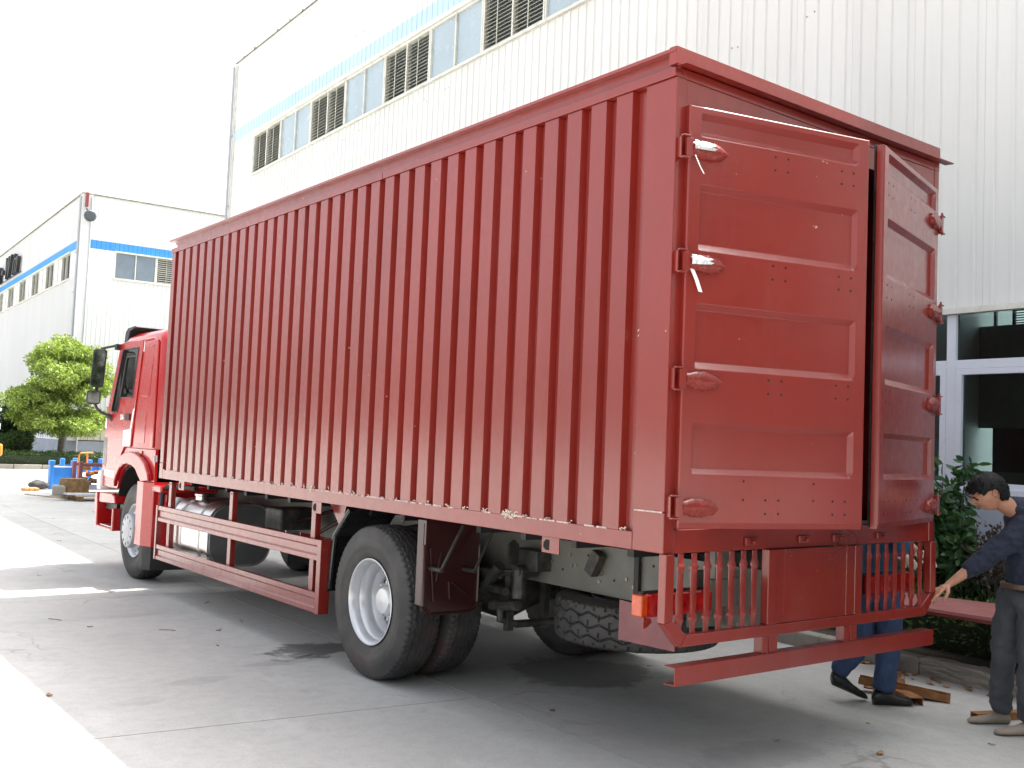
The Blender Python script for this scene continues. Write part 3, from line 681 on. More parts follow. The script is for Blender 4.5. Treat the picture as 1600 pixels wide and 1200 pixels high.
# weld seams and sealant left in the corners of the recesses
wl = MB(); rw = random.Random(2)
y = .24
while y < 7.2:
    l_ = rw.uniform(.03, .1)
    if rw.random() < .75: wl.box(-.004, .004, y, y+l_, ZR-.003, ZR+.004+rw.uniform(0, .003))
    y += l_+rw.uniform(0, .04)
wl.box(-.004, .0, .01, .205, 1.395, 1.403)
wl.build('weld_bead', M['weld'], BOX)['kind'] = 'stuff'
sm = MB()
def squiggle(c_, n, r_, axis_x=True):
    for q in range(n):
        p0 = Vector(c_)+Vector((rw.uniform(-.006, .004), rw.uniform(-r_, r_), rw.uniform(-r_*.35, r_*.35))); d = Vector((rw.uniform(-.3, .3), rw.gauss(0, 1), rw.gauss(0, .6))).normalized()*rw.uniform(.008, .028)
        sm.tube([p0, p0+d*.5+Vector((-.004, 0, .004)), p0+d], [.0022, .003, .0018], 4)
for k, F_ in enumerate(far_edges[:26]):
    if rw.random() < .8: squiggle((.012, F_+.045-.08 if False else F_-.145, ZR+.008), rw.choice([2, 3, 6]), .022)
squiggle((-.004, 1.235, ZR+.004), 34, .055)
for z_, n_ in ((2.30, 12), (2.33, 8), (1.83, 10), (1.69, 8), (1.54, 6)): squiggle((.036, .228, z_), n_, .012)
squiggle((-.003, 3.80, ZR), 10, .02)
sm.build('sealant_crumbs', M['foam'], BOX)['kind'] = 'stuff'

# ---- rear doors
def leaf_door(name, label, hinge, rz, sgn, wd):
    o_ = MB(); z0, z1 = 1.322, 3.462; T = .045
    us = [0, .008, .072, .080, wd-.095, wd-.075, wd-.008, wd]
    rec = [(1.592, 1.622, 1.822, 1.852), (2.122, 2.157, 2.422, 2.452), (2.722, 2.757, 3.03, 3.06), (3.305, 3.335, 3.40, 3.428)]
    zs = [z0, z0+.03]+[q for r_ in rec for q in r_]+[z1-.006, z1]
    idx = {}
    vs = []
    for j, z_ in enumerate(zs):
        for i, u_ in enumerate(us):
            dep = 0.0
            for r_ in rec:
                if r_[1]-1e-6 <= z_ <= r_[2]+1e-6 and 3 <= i <= 4: dep = .027
            if i in (0, len(us)-1) or j in (0, len(zs)-1): dep = .006
            if i in (0, len(us)-1) and j == 0: dep = .008
            idx[i, j] = len(vs); vs.append((sgn*u_, dep, z_))
    fs = [(idx[i, j], idx[i+1, j], idx[i+1, j+1], idx[i, j+1]) for i in range(len(us)-1) for j in range(len(zs)-1)]
    o_.add(vs, fs)
    u0, u1 = sorted((0, sgn*wd)); n0 = len(o_.v)
    o_.add([(u0, .006, z0), (u1, .006, z0), (u1, .006, z1), (u0, .006, z1), (u0, T, z0), (u1, T, z0), (u1, T, z1), (u0, T, z1)],
           [(4, 5, 6, 7), (0, 1, 5, 4), (3, 2, 6, 7), (0, 3, 7, 4), (1, 2, 6, 5)])
    dr = o_.build(name, P_m, TR, world=False, bevel=.0025); dr.location = Vector(hinge)-TR.location; dr.rotation_euler = (0, 0, rz); dr['label'] = label
    # rubber seal round the back edge
    MB().box(*sorted((sgn*.0, sgn*(wd+.004))), T+.001, T+.012, z0+.004, z0+.02).box(*sorted((sgn*(wd-.012), sgn*(wd+.004))), T+.001, T+.012, z0+.021, z1-.02).box(*sorted((sgn*.0, sgn*(wd+.004))), T+.001, T+.012, z1-.019, z1+.002).build('rubber_seal', M['blackgloss'], dr, world=False)
    # drilled holes for the lock gear
    hm = MB()
    grp = [(.54, 3.20), (.985, 3.19), (.54, 2.62), (.98, 2.61), (.53, 2.02), (.975, 2.02), (.53, 1.40), (.97, 1.40)]
    pts = [(u_+a, z_+b) for u_, z_ in grp for a in (0, .083) for b in (0, .07)]+[(.39, 1.565), (.39, 1.47), (.84, 1.56), (.84, 1.47)]
    for u_, z_ in pts: hm.lathe([(-.0012, 0), (-.0012, .0062), (.001, .0072)], (sgn*u_, 0, z_), 1, 8)
    hm.build('bolt_holes', M['hole'], dr, world=False)['kind'] = 'stuff'
    for hz, foil in ((3.235, True), (2.655, True), (2.065, False), (1.43, False)):
        h = MB(); sx = lambda a: sgn*a
        def B(u0, u1, v0, v1, a, b): h.box(*sorted((sx(u0), sx(u1))), v0, v1, a, b)
        B(-.055, -.005, -.012, -.006, hz+.052, hz+.060); B(-.055, -.005, -.012+.0, -.006, hz-.060, hz-.052)   # yoke
        B(-.055, -.048, -.012, .03, hz-.052, hz+.052)
        B(-.055, -.005, -.03, -.012, hz+.052, hz+.060); B(-.055, -.005, -.03, -.012, hz-.060, hz-.052)
        h.cyl((sx(.0-.008), -.020, hz-.07), .007, .145, 2, 10)
        B(-.028, .012, -.026, -.006, hz-.048, hz+.048)
        B(.012, .20, -.014, -.0005, hz-.034, hz+.034)
        hg = h.build('hinge', P_m, dr, world=False, bevel=.002)
        fm = MB(); rr = random.Random(int(hz*100)+sgn)
        nU, nA = 12, 12; vs = []
        for i in range(nU):
            t_ = i/(nU-1); u_ = .012+.205*t_; hh = (.038*math.sin(PI*min(1, (t_+.25)*.70))+.010)*(1 if t_ < .97 else .5)
            for j in range(nA):
                a = 2*PI*j/nA; c_ = rr.uniform(.95, 1.05)+.03*math.sin(i*1.7+j)
                vs.append((sx(u_), -.012-.020*math.cos(a)*c_ if math.cos(a) > 0 else -.0015, hz-.004*t_*2+hh*math.sin(a)*c_))
        if foil: pass
        fs = [(i*nA+j, i*nA+(j+1) % nA, (i+1)*nA+(j+1) % nA, (i+1)*nA+j) for i in range(nU-1) for j in range(nA)]
        fs += [tuple(range(nA)), tuple(range((nU-1)*nA, nU*nA))]
        fm.add(vs, fs); fm.build('plastic_wrap', M['film'], dr, world=False, smooth=50)
        if foil and sgn > 0:
            f2 = MB(); vs = []
            for i in range(9):
                t_ = i/8; u_ = .016+.115*t_
                for j in range(5):
                    a = -.9+1.8*j/4+(.5 if hz > 3 else .35)*(1-t_*.3); vs.append((sx(u_+rr.uniform(-.002, .002)+(.018*math.sin(j*2.1) if i == 8 else 0)), -.024-.014*math.cos(a)*rr.uniform(.92, 1.08), hz+(.036*(1-.45*t_))*math.sin(a)*rr.uniform(.94, 1.05)+.006))
            f2.add(vs, [(i*5+j, i*5+j+1, i*5+j+6, i*5+j+5) for i in range(8) for j in range(4)]); ob = f2.build('foil_patch', M['foil'], dr, world=False); so = ob.modifiers.new('s', 'SOLIDIFY'); so.thickness = .001
            f3 = MB(); pts_ = [(.03, -.012, hz-.03), (.055, -.018, hz-.085), (.085, -.012, hz-.145 if hz < 3 else hz-.12)]
            wd3 = .022 if hz < 3 else .006; vs = []
            for p in pts_: vs += [(sx(p[0]-wd3/2), p[1], p[2]), (sx(p[0]+wd3/2), p[1]-.004, p[2]-.003)]
            f3.add(vs, [(0, 1, 3, 2), (2, 3, 5, 4)]); ob = f3.build('tape_strip', M['foil'] if hz > 3 else M['sticker'], dr, world=False); so = ob.modifiers.new('s', 'SOLIDIFY'); so.thickness = .0008
    return dr
leaf_door('rear_door', 'left rear door leaf, slightly open, with silver foil on its upper two hinges', (.062, -.036, 0), R(-14), 1, 1.178)
leaf_door('rear_door', 'right rear door leaf, open wider than the left', (2.428, -.034, 0), R(15.5), -1, 1.150)

# ---- grille frame under the box
gf = MB()
def xz(poly, y0=-.022, y1=.028, m=gf): m.prism(poly, 1, y0, y1)
for sg in (1, -1):
    X = (lambda a: a) if sg > 0 else (lambda a: W_-a)
    xz([(X(.004), .855), (X(.066), .872), (X(.066), 1.194), (X(.004), 1.194)])
    xz([(X(.004), .853), (X(.12), .735), (X(.165), .792), (X(.066), .870)])
xz([(.1215, .733), (W_-.1215, .733), (W_-.1665, .791), (.1665, .791)])
xz([(.80, .7925), (.872, .7925), (.872, 1.194), (.80, 1.194)]); xz([(1.60, .7925), (1.672, .7925), (1.672, 1.194), (1.60, 1.194)])
GF = gf.build('rear_guard_frame', P_m, TR, bevel=.004)
for a_, b_ in ((.8725, .948), (1.525, 1.5995)): MB().box(a_, b_, -.014, .014, .7925, 1.193).build('guard_stile', P_m, GF, bevel=.003)
MB().box(.9485, 1.5245, -.012, -.006, .7925, 1.165).box(.9485, 1.5245, -.016, -.0122, 1.1655, 1.193).cyl((1.33, -.014, 1.12), .009, .006, 1, 8).build('number_plate_panel', P_m, GF, bevel=.0015)
bar_me = None
def bar_mesh():
    secs = [(0, .030, .006), (.045, .030, .006), (.062, .037, .014), (.075, .042, .024), (.088, .037, .016), (.105, .034, .010), (.20, .036, .008), (.30, .034, .010), (.318, .037, .016), (.331, .042, .024), (.344, .037, .014), (.36, .030, .006), (.402, .030, .006)]
    m = MB(); vs = []
    for z_, wx, wy in secs:
        for j in range(8):
            a = 2*PI*(j+.5)/8; cx_ = math.copysign(abs(math.cos(a))**.7, math.cos(a)); sy_ = math.copysign(abs(math.sin(a))**.7, math.sin(a)); vs.append((cx_*wx*.66, sy_*wy*.6, z_))
    n = len(secs); fs = [(i*8+j, i*8+(j+1) % 8, (i+1)*8+(j+1) % 8, (i+1)*8+j) for i in range(n-1) for j in range(8)]+[tuple(range(8)), tuple(range((n-1)*8, n*8))]
    return m.add(vs, fs)
first = None
for x_ in [.135, .235, .335, .43, .525, .62, .71, 1.775, 1.865, 1.958, 2.052, 2.145, 2.24, 2.335]:
    if first is None: first = bar_mesh().build('twisted_bar', P_m, GF, world=False, smooth=50); o = first
    else: o = link('twisted_bar', first.data, GF)
    o.location = Vector((x_, .003, .791))-TR.location
# bits welded on the crossbeam: lamp brackets, hanging wire ends
lb_ = MB()
for x_ in (.62, 1.08, 1.40, 1.84): MB().box(x_, x_+.10, -.012, .004, 1.222, 1.262).tube([(x_+.05, -.012, 1.245), (x_+.05, -.03, 1.238)], .012, 6).build('lamp_socket', P_m, TR, bevel=.003)
wi = MB(); rr = random.Random(8)
for q in range(12):
    a = Vector((1.42+rr.uniform(-.06, .10), -.02, 1.30)); wi.tube([a, a+Vector((rr.uniform(-.05, .06), -.05, -.03)), a+Vector((rr.uniform(-.1, .12), -.05, rr.uniform(-.12, -.07))), a+Vector((rr.uniform(-.12, .16), -.03, rr.uniform(-.2, -.1)))], .0012, 4)
wi.build('loose_wires', M['film'], TR)['kind'] = 'stuff'
# door lamp on the header
MB().tube([(.62, .0, 3.50), (.62, -.03, 3.495)], .028, 10).tube([(.70, -.006, 3.50), (.66, -.022, 3.50)], .010, 6).build('header_catch', P_m, TR)
# ---- under-run bar
MB().prism([(-.045, .552), (-.045, .645), (.03, .645), (.03, .640), (-.040, .640), (-.040, .557), (.03, .557), (.03, .552)], 0, .065, 2.425).build('underrun_bar', P_m, TR, bevel=.0015)
for a, b in ((.755, .885), (1.495, 1.62)): MB().box(a, b, -.026, -.020, .6465, .7325).box(a, a+.006, -.0195, .03, .6465, .7325).box(a+.055, a+.061, -.0265, -.0335, .6465, .7325).build('underrun_bracket', P_m, TR, bevel=.001)

# ---- tail lamps
for sg in (1, -1):
    X = (lambda a: a) if sg > 0 else (lambda a: W_-a)
    tl = MB().box(*sorted((X(.04), X(.53))), .165, .20, .855, .985).build('tail_lamp', M['black'], TR, bevel=.004)
    MB().box(*sorted((X(.045), X(.525))), .125, .1645, .860, .980).build('red_lens', M['redlens'], tl, bevel=.012)
    MB().box(*sorted((X(.235), X(.275))), .121, .1249, .870, .970).build('amber_lens', M['orangelens'], tl, bevel=.003)
    MB().box(*sorted((X(-.008), X(.0395))), .125, .20, .865, .975).build('amber_lens', M['orangelens'], tl, bevel=.008)
    MB().box(*sorted((X(.56), X(.80))), .17, .21, .87, 1.02).build('lamp_bracket', M['olive'], TR, bevel=.004)
    MB().prism([(.52, .655), (.54, .90), (.30, .90), (-.02, .655)][::1], 0, *sorted((X(.30), X(.304)))).build('side_flap', M['flap'], TR) if False else None
MB().prism([(.18, .66), (.60, .65), (.60, .87), (.18, .85)], 0, .30, .306).build('hanging_flap', M['maroon'], TR)
MB().prism([(.0, .81), (.0, .87), (.05, .86), (.06, .84), (.03, .82)], 1, .115, .122).build('torn_film', M['film'], TR)

# ---- side guards (left, right)
def sigma(x0, sg, z0, z1, y0, y1):
    h = z1-z0; X = lambda a: x0+sg*a
    pr = [(0.0, 0), (0, .24*h), (.012, .30*h), (.012, .66*h), (0, .72*h), (0, h), (.035, h), (.035, 0)]
    return MB().prism([(X(a), z0+b) for a, b in pr], 1, y0, y1)
for sg in (1, -1):
    x0 = .0 if sg > 0 else W_
    X = lambda a: x0+sg*a
    g_ = empty('side_guard', (0, 0, 0)); g_.parent = TR
    if sg > 0: g_['label'] = 'dark red side guard of two rails in front of the fuel tank'
    sigma(x0, sg, .745, .905, 3.64, 7.30).build('guard_rail', P_m, g_, bevel=.003); sigma(x0, sg, .345, .50, 3.64, 7.30).build('guard_rail', P_m, g_, bevel=.003)
    for a, b in ((3.575, 3.6395), (7.3005, 7.345)): MB().box(*sorted((X(-.006), X(.085 if a < 5 else .04))), a, b, .342, .908).build('end_post', P_m, g_, bevel=.003)
    for y_ in (3.77, 5.42, 7.03):
        MB().box(*sorted((X(.0355), X(.0415))), y_, y_+.07, .36, 1.165).box(*sorted((X(.042), X(.085))), y_, y_+.006, .36, 1.165).cyl((X(.03), y_+.035, 1.145), .008, .012, 0, 8).build('upright', P_m, g_, bevel=.0015)
for y_ in (3.645, 6.62, .80):
    o = MB().prism([(y_, 1.105), (y_+.15, 1.105), (y_+.15, 1.194), (y_, 1.194)], 0, .015, .021).build('lamp_tab', P_m, TR)
    MB().prism([(y_+.085, 1.12), (y_+.115, 1.12), (y_+.135, 1.135), (y_+.135, 1.16), (y_+.115, 1.178), (y_+.085, 1.178)], 0, .0135, .0148).build('lamp_tab_hole', M['hole'], o)

# ---- chassis
for a, b, lbl in ((.83, .905, 1), (W_-.905, W_-.83, 0)):
    s_ = 1 if lbl else -1; x0 = a if lbl else b
    pr = [(0, 0), (0, .31), (.075, .31), (.075, .302), (.008, .302), (.008, .008), (.075, .008), (.075, 0)]
    MB().prism([(x0+s_*p, .765+q) for p, q in pr], 1, .05, 9.1).build('frame_rail', M['olive'], TR)
fb_ = MB(); rr = random.Random(6)
for y_ in (.25, .42, .7, 1.0, 1.12, 1.3, 1.55, 1.62, 1.85, 3.9, 4.2, 4.5, 4.9, 3.75):
    for z_ in (.83, .9, 1.0): 
        if rr.random() < .6: fb_.cyl((.83, y_+rr.uniform(-.04, .04), z_+rr.uniform(-.02, .04)), .011, -.008, 0, 8)
fb_.build('frame_bolts', M['bolt'], TR)['kind'] = 'stuff'
fh_ = MB()
for y_, z_ in ((.3, .98), (.55, .86), (.86, 1.0), (1.2, .87), (1.45, 1.0), (1.7, .88), (4.05, .93), (4.6, .9)): fh_.cyl((.8295, y_, z_), .009, -.0008, 0, 10)
fh_.build('frame_holes', M['hole'], TR)['kind'] = 'stuff'
MB().box(.80, .829, .96, 1.0, .77, 1.08).build('frame_stiffener', M['black'], TR, bevel=.002)
MB().box(.906, W_-.906, .12, .20, .79, 1.05).build('end_crossmember', M['olive'], TR, bevel=.003)
MB().box(.56, 1.05, .30, .34, .74, 1.05).box(.60, .75, .18, .22, 1.0, 1.18).build('rear_bracket_plate', M['olive'], TR, bevel=.003)
bk = MB(); Mx = Matrix.Translation((.79, 1.34, .96)) @ Matrix.Rotation(R(28), 4, 'X'); bk.box(-.035, .03, -.04, .04, -.075, .085, Mx); bk.build('hanger_bracket', M['greasy'], TR, bevel=.006)
for y_ in (1.95, 3.75):                               # spring hangers
    MB().box(.70, .828, y_-.13, y_+.13, .85, .99).tube([(.62, y_, .84), (.80, y_, .84)], .045, 12).cyl((.66, y_, .66), .05, .2, 2, 10).build('spring_hanger', M['greasy'], TR, bevel=.006)
for xs in (.70, W_-.70):
    sp = MB()
    for q in range(7):
        l_ = .92-.10*q; pts_ = [(xs, 2.87+t_*l_, .80-.022*q-.05*(1-(t_*l_/.92)**2)+.03) for t_ in (-1, -.6, -.2, .2, .6, 1)]
        for (p, q2) in zip(pts_[:-1], pts_[1:]):
            sp.add([(xs-.04, p[1], p[2]), (xs+.04, p[1], p[2]), (xs+.04, p[1], p[2]+.019), (xs-.04, p[1], p[2]+.019), (xs-.04, q2[1], q2[2]), (xs+.04, q2[1], q2[2]), (xs+.04, q2[1], q2[2]+.019), (xs-.04, q2[1], q2[2]+.019)], [(0, 1, 2, 3), (4, 7, 6, 5), (0, 4, 5, 1), (1, 5, 6, 2), (2, 6, 7, 3), (3, 7, 4, 0)])
    for y_ in (2.75, 2.99): sp.tube([(xs-.05, y_, .50), (xs-.05, y_, .88)], .012, 6).tube([(xs+.05, y_, .50), (xs+.05, y_, .88)], .012, 6)
    sp.build('leaf_spring', M['greasy'], TR)
ax = MB(); ax.tube([(.40, 2.87, .545), (.85, 2.87, .545), (1.0, 2.87, .545), (1.24, 2.87, .545), (1.5, 2.87, .545), (1.65, 2.87, .545), (2.1, 2.87, .545)], [.09, .09, .13, .21, .13, .09, .09], 16)
ax.build('rear_axle', M['greasy'], TR, smooth=True)
ay = MB(); ay.tube([(.62, 2.10, .60), (.62, 2.10, .50), (.75, 2.08, .46), (1.3, 2.05, .46), (1.8, 2.08, .46)], .028, 8)
for x_ in (.66, .98): ay.box(x_, x_+.05, 2.06, 2.11, .42, .80)
ay.tube([(.64, 2.15, .86), (.68, 2.5, .55)], .04, 8).tube([(.60, 2.02, .70), (.74, 2.6, .68)], .03, 8).tube([(.62, 1.9, .62), (.62, 2.2, .58)], .035, 8)
ay.build('stabiliser_bar', M['greasy'], TR)
MB().prism([(.62, 1.02), (.66, 1.05), (.70, 1.02), (.71, .92), (.68, .88), (.64, .88), (.61, .92)], 1, 2.02, 2.04).build('shackle', M['greasy'], TR)
ps = MB().tube([(1.24, 3.0, .6), (1.24, 5.5, .78)], .055, 12).tube([(1.24, 5.5, .78), (1.24, 8.4, .95)], .05, 12); ps.build('propeller_shaft', M['greasy'], TR)
MB().box(1.0, 1.5, 7.4, 9.2, .6, 1.08).build('engine_block', M['greasy'], TR, bevel=.03)
MB().tube([(.95, 4.5, .60), (1.55, 4.5, .60)], .15, 14).tube([(1.0, 3.9, .66), (1.0, 4.4, .66), (1.05, 6.3, .62)], .05, 8).build('air_tank', M['greasy'], TR)
MB().tube([(.60, 4.85, .82), (.74, 4.5, 1.02), (.80, 4.2, 1.09)], .018, 6).tube([(.3, 5.5, .78), (.45, 5.0, .92), (.62, 4.6, 1.05)], .014, 6).build('brace_rod', M['flap'], TR)
# battery and air equipment on the far side, dim under the floor
MB().box(1.72, 2.3, 4.2, 5.4, .55, 1.05).box(1.75, 2.32, 5.6, 6.9, .45, 1.0).build('battery_box', M['black'], TR, bevel=.03)

# ---- fuel tank
def rrect(x0, x1, z0, z1, r, n=6):
    out = []
    for cx, cz, a0 in ((x1-r, z1-r, 0), (x0+r, z1-r, 90), (x0+r, z0+r, 180), (x1-r, z0+r, 270)):
        for k in range(n+1):
            a = R(a0+90*k/n); out.append((cx+r*math.cos(a), cz+r*math.sin(a)))
    return out
tk = MB().prism(rrect(.10, .78, .375, 1.005, .20, 10), 1, 6.17, 7.12).build('fuel_tank', M['alu'], TR, smooth=30, bevel=.012)
MB().prism(rrect(.125, .755, .40, .98, .19, 10), 1, 6.150, 6.1695).build('tank_end_cap', M['darkalu'] if 'darkalu' in M else mat('dull_aluminium', (.20, .205, .205), .5, .5), tk, smooth=30, bevel=.006)
for y_ in (6.36, 6.86): MB().prism(rrect(.092, .788, .367, 1.013, .205, 10), 1, y_, y_+.05).prism(rrect(.089, .791, .364, 1.016, .207, 10), 1, y_+.012, y_+.020).build('tank_strap', M['alu'], tk, smooth=30)
MB().cyl((.24, 6.72, 1.0), .055, .045, 2, 20).cyl((.24, 6.72, 1.046), .065, .022, 2, 20).build('filler_cap', M['alu'], tk, bevel=.005)
MB().prism(rrect(.14, .30, .46, .99, .075, 6), 1, 7.20, 7.42).build('white_canister', M['white'], TR, smooth=30, bevel=.02)
MB().tube([(.14, 7.62, .75), (.14, 7.60, 1.03), (.17, 7.55, 1.09), (.22, 7.40, 1.10), (.25, 6.9, 1.11)], .028, 8).build('intake_pipe', M['black'], TR, smooth=True)
MB().box(.3, .7, 4.95, 5.3, .85, 1.04).build('valve_block', M['greasy'], TR, bevel=.02)

# ---- wheels
def tyre_mesh(kind=0, RO=.545, HW=.147):
    nT = 420; xs = np.linspace(-.118, .118, 45); side = [(-.108, .300), (-.128, .315), (-.143, .36), (-.1475, .385), (-.1495, .388), (-.1500, .42), (-.1480, .448), (-.1455, .451), (-.1450, .466), (-.1430, .469), (-.140, .492), (-.1375, .496), (-.133, .515), (-.127, .528)]
    prof = side+[(x_, RO-.010*abs(x_/.118)**3) for x_ in xs]+[(-a, b) for a, b in reversed(side)]
    V = []
    th = np.arange(nT)*2*PI/nT
    for (x_, r_) in prof:
        r = np.full(nT, r_)
        if abs(x_) <= .1185:
            if kind == 0:
                for xg in (-.066, -.022, .022, .066):
                    zz = .005*np.sign(np.sin(th*35+xg*90)); r = np.where(abs(x_-xg-zz) < .0042, r-.012, r)
                lug = ((th*35/PI) % 1 < .28) & (abs(x_) > .095); r = np.where(lug, r-.010, r)
                sip = ((th*75/PI) % 1 < .13) & (abs(abs(x_)-.022) > .006) & (abs(x_) < .062); r = np.where(sip, r-.004, r)
            else:
                for xg in (-.07, .0, .07):
                    zz = .012*np.sin(th*22+(PI if xg == 0 else 0)); r = np.where(abs(x_-xg-zz) < .0052, r-.013, r)
                ph = (th*22/PI/2+(.25 if abs(x_) < .035 else .75)) % 1
                cut = (ph < .09) & (abs(x_) < .07); cut |= ((th*44/PI/2) % 1 < .16) & (abs(x_) > .098); r = np.where(cut, r-.012, r)
        elif r_ > .512:
            r = np.where((th*35/PI) % 1 < .28, r-.008, r)
        V.append(np.c_[np.full(nT, x_), r*np.cos(th), r*np.sin(th)])
    inner = [(.100, .285), (-.100, .285)]
    for x_, r_ in inner: V.append(np.c_[np.full(nT, x_), r_*np.cos(th), r_*np.sin(th)])
    k = len(V); V = np.concatenate(V); j = np.arange(nT); F = []
    for i in range(k):
        a = i*nT; b = ((i+1) % k)*nT
        F.append(np.c_[a+j, a+(j+1) % nT, b+(j+1) % nT, b+j])
    F = np.concatenate(F); me = bpy.data.meshes.new('tyre'); me.vertices.add(len(V)); me.vertices.foreach_set('co', V.ravel())
    me.loops.add(len(F)*4); me.loops.foreach_set('vertex_index', F.ravel().astype(np.int32)); me.polygons.add(len(F)); me.polygons.foreach_set('loop_start', (np.arange(len(F))*4).astype(np.int32)); me.polygons.foreach_set('loop_total', np.full(len(F), 4, np.int32))
    me.update(calc_edges=True); me.materials.append(M['rubber']); bm = bmesh.new(); bm.from_mesh(me); bmesh.ops.recalc_face_normals(bm, faces=bm.faces); bm.to_mesh(me); bm.free()
    me.polygons.foreach_set('use_smooth', [True]*len(me.polygons)); me.set_sharp_from_angle(angle=R(35)); return me
TY, TY2 = tyre_mesh(0), tyre_mesh(1)
def oval(m, c_, ea, eb, en, ra, rb, n=14):
    "thin dark opening: a short oval plug lying in the surface"
    ea, eb, en = Vector(ea), Vector(eb), Vector(en); vs = []
    for k in range(n):
        a = 2*PI*k/n; p = Vector(c_)+ea*ra*math.cos(a)+eb*rb*math.sin(a); vs += [p+en*.0012, p-en*.004]
    m.add(vs, [tuple(range(0, 2*n, 2)), tuple(range(2*n-1, 0, -2))]+[(2*k, 2*k+1, (2*k+3) % (2*n), (2*k+2) % (2*n)) for k in range(n)])
def rim_rear():
    m = MB(); m.mat(0).lathe([(-.128, .302), (-.134, .306), (-.136, .298), (-.128, .288), (-.105, .276), (-.06, .272), (-.045, .258), (.01, .250), (.075, .246), (.095, .232), (.100, .20), (.090, .165), (.084, .135), (.05, .132), (.045, .12)], (0, 0, 0), 0, 72, cap=False)
    m.lathe([(.12, .300), (.12, .27), (.02, .255), (.078, .225)], (0, 0, 0), 0, 48, cap=False)
    m.mat(1).lathe([(.088, .150), (.06, .150), (.046, .145), (.044, .115), (.02, .11), (-.015, .10), (-.03, .085), (-.034, .0)], (0, 0, 0), 0, 48, cap=False)
    m.mat(2)
    for k in range(10):
        a = 2*PI*k/10+.3; rad = Vector((0, math.cos(a), math.sin(a))); tan = Vector((0, -math.sin(a), math.cos(a)))
        m.mat(2); m.add(*(lambda mm: (mm.v, mm.f))((lambda mm: (oval(mm, Vector((.0975, 0, 0))+rad*.200, tan, rad, Vector((-1, 0, 0)), .030, .021), mm)[1])(MB())))
        a += PI/10; c_ = (0, math.cos(a)*.132, math.sin(a)*.132)
        m.mat(1); m.cyl((.062, c_[1], c_[2]), .017, -.030, 0, 6); m.cyl((.032, c_[1], c_[2]), .010, -.022, 0, 8)
    return m
def rim_front():
    m = MB(); m.mat(0).lathe([(-.128, .302), (-.134, .306), (-.136, .298), (-.128, .288), (-.105, .276), (-.085, .272), (-.078, .262), (-.09, .25), (-.118, .225), (-.140, .19), (-.146, .172)], (0, 0, 0), 0, 72, cap=False)
    m.lathe([(.12, .300), (.12, .27), (-.078, .262)], (0, 0, 0), 0, 48, cap=False)
    m.mat(1).lathe([(-.140, .19), (-.150, .196), (-.200, .196), (-.214, .190), (-.220, .178), (-.220, .10), (-.223, .098), (-.223, 0)], (0, 0, 0), 0, 60, cap=False)
    for k in range(10):
        a = 2*PI*k/10+.3; rad = Vector((0, math.cos(a), math.sin(a))); tan = Vector((0, -math.sin(a), math.cos(a)))
        mm = MB(); en = (Vector((-1, 0, 0))*.75+rad*.66).normalized(); er = (rad*.75+Vector((1, 0, 0))*.66).normalized()
        oval(mm, Vector((-.105, 0, 0))+rad*.2375, tan, er, en, .024, .016); oval(mm, Vector((-.2195, 0, 0))+rad*.150, tan, rad, Vector((-1, 0, 0)), .012, .021)
        m.mat(2).add(mm.v, mm.f)
    return m
RM = rim_rear().build('rim', [M['steelwheel'], M['steelwheel'], M['hole']], None, smooth=35); RF = rim_front().build('rim', [M['steelwheel'], M['hubgrey'], M['hole']], None, smooth=35)
rear_me, front_me = RM.data, RF.data; bpy.data.objects.remove(RM); bpy.data.objects.remove(RF)
def wheel(name, x, y, rim, side, spin, z=.543, label=None, ty=None):
    w_ = empty(name, Vector((x, y, z))-TR.location); w_.parent = TR
    if label: w_['label'] = label
    t_ = link('tyre', ty or TY, w_); r_ = link('rim', rim, w_)
    for o in (t_, r_): o.rotation_euler = (spin, 0, 0 if side > 0 else PI)
    return w_
wheel('rear_wheel', .165, 2.87, rear_me, 1, .2); wheel('rear_wheel', .515, 2.87, rear_me, -1, .9)
wheel('rear_wheel', W_-.165, 2.87, rear_me, -1, .5); wheel('rear_wheel', W_-.515, 2.87, rear_me, 1, 1.4)
wheel('front_wheel', .245, 8.38, front_me, 1, .1); wheel('front_wheel', W_-.245, 8.38, front_me, -1, .7)
sp_ = empty('spare_wheel', Vector((1.16, 1.32, .60))-TR.location); sp_.parent = TR; sp_['label'] = 'spare wheel slung flat under the rear of the frame'
for me_, nm in ((TY2, 'tyre'), (rear_me, 'rim')): o = link(nm, me_, sp_); o.rotation_euler = (0, R(90), 0)
MB().tube([(1.16, 1.32, .74), (1.16, 1.32, .9)], .02, 8).box(.92, 1.55, 1.28, 1.36, .86, .92).box(.95, 1.4, 1.1, 1.5, .42, .45).build('spare_carrier', M['greasy'], TR)

# ---- mudguards at the rear wheels
def mudflap(x0, x1, y_, z0, z1, rear=True):
    m = MB(); w2 = x1-x0
    m.prism(rrect(x0, x1, z0, z1+.2, .06, 5)[:], 1, y_, y_+.008)
    m.tube([(x0+.0, y_-.004, z1), (x0+.005, y_-.006, z0+.07), (x0+.07, y_-.006, z0+.006), (x1-.06, y_-.006, z0+.006), (x1-.006, y_-.006, z0+.07), (x1, y_-.004, z1)], .010, 6)
    for a, b in (((x0+.045, z1-.02), (x0+.085, z0+.09)), ((x0+.45*w2, z1-.25), (x0+.48*w2, z0+.10)), ((x0+.50*w2, z1-.25), (x0+.82*w2, z0+.11)), ((x0+.3*w2, z1-.05), (x0+.22*w2, z0+.22))):
        m.tube([(a[0], y_-.006, a[1]), (b[0], y_-.006, b[1])], .009, 6)
    return m
mf = mudflap(.01, .46, 2.16, .555, 1.02).box(.01, .03, 2.14, 2.24, .62, 1.18).build('mud_flap', M['flap'], TR)
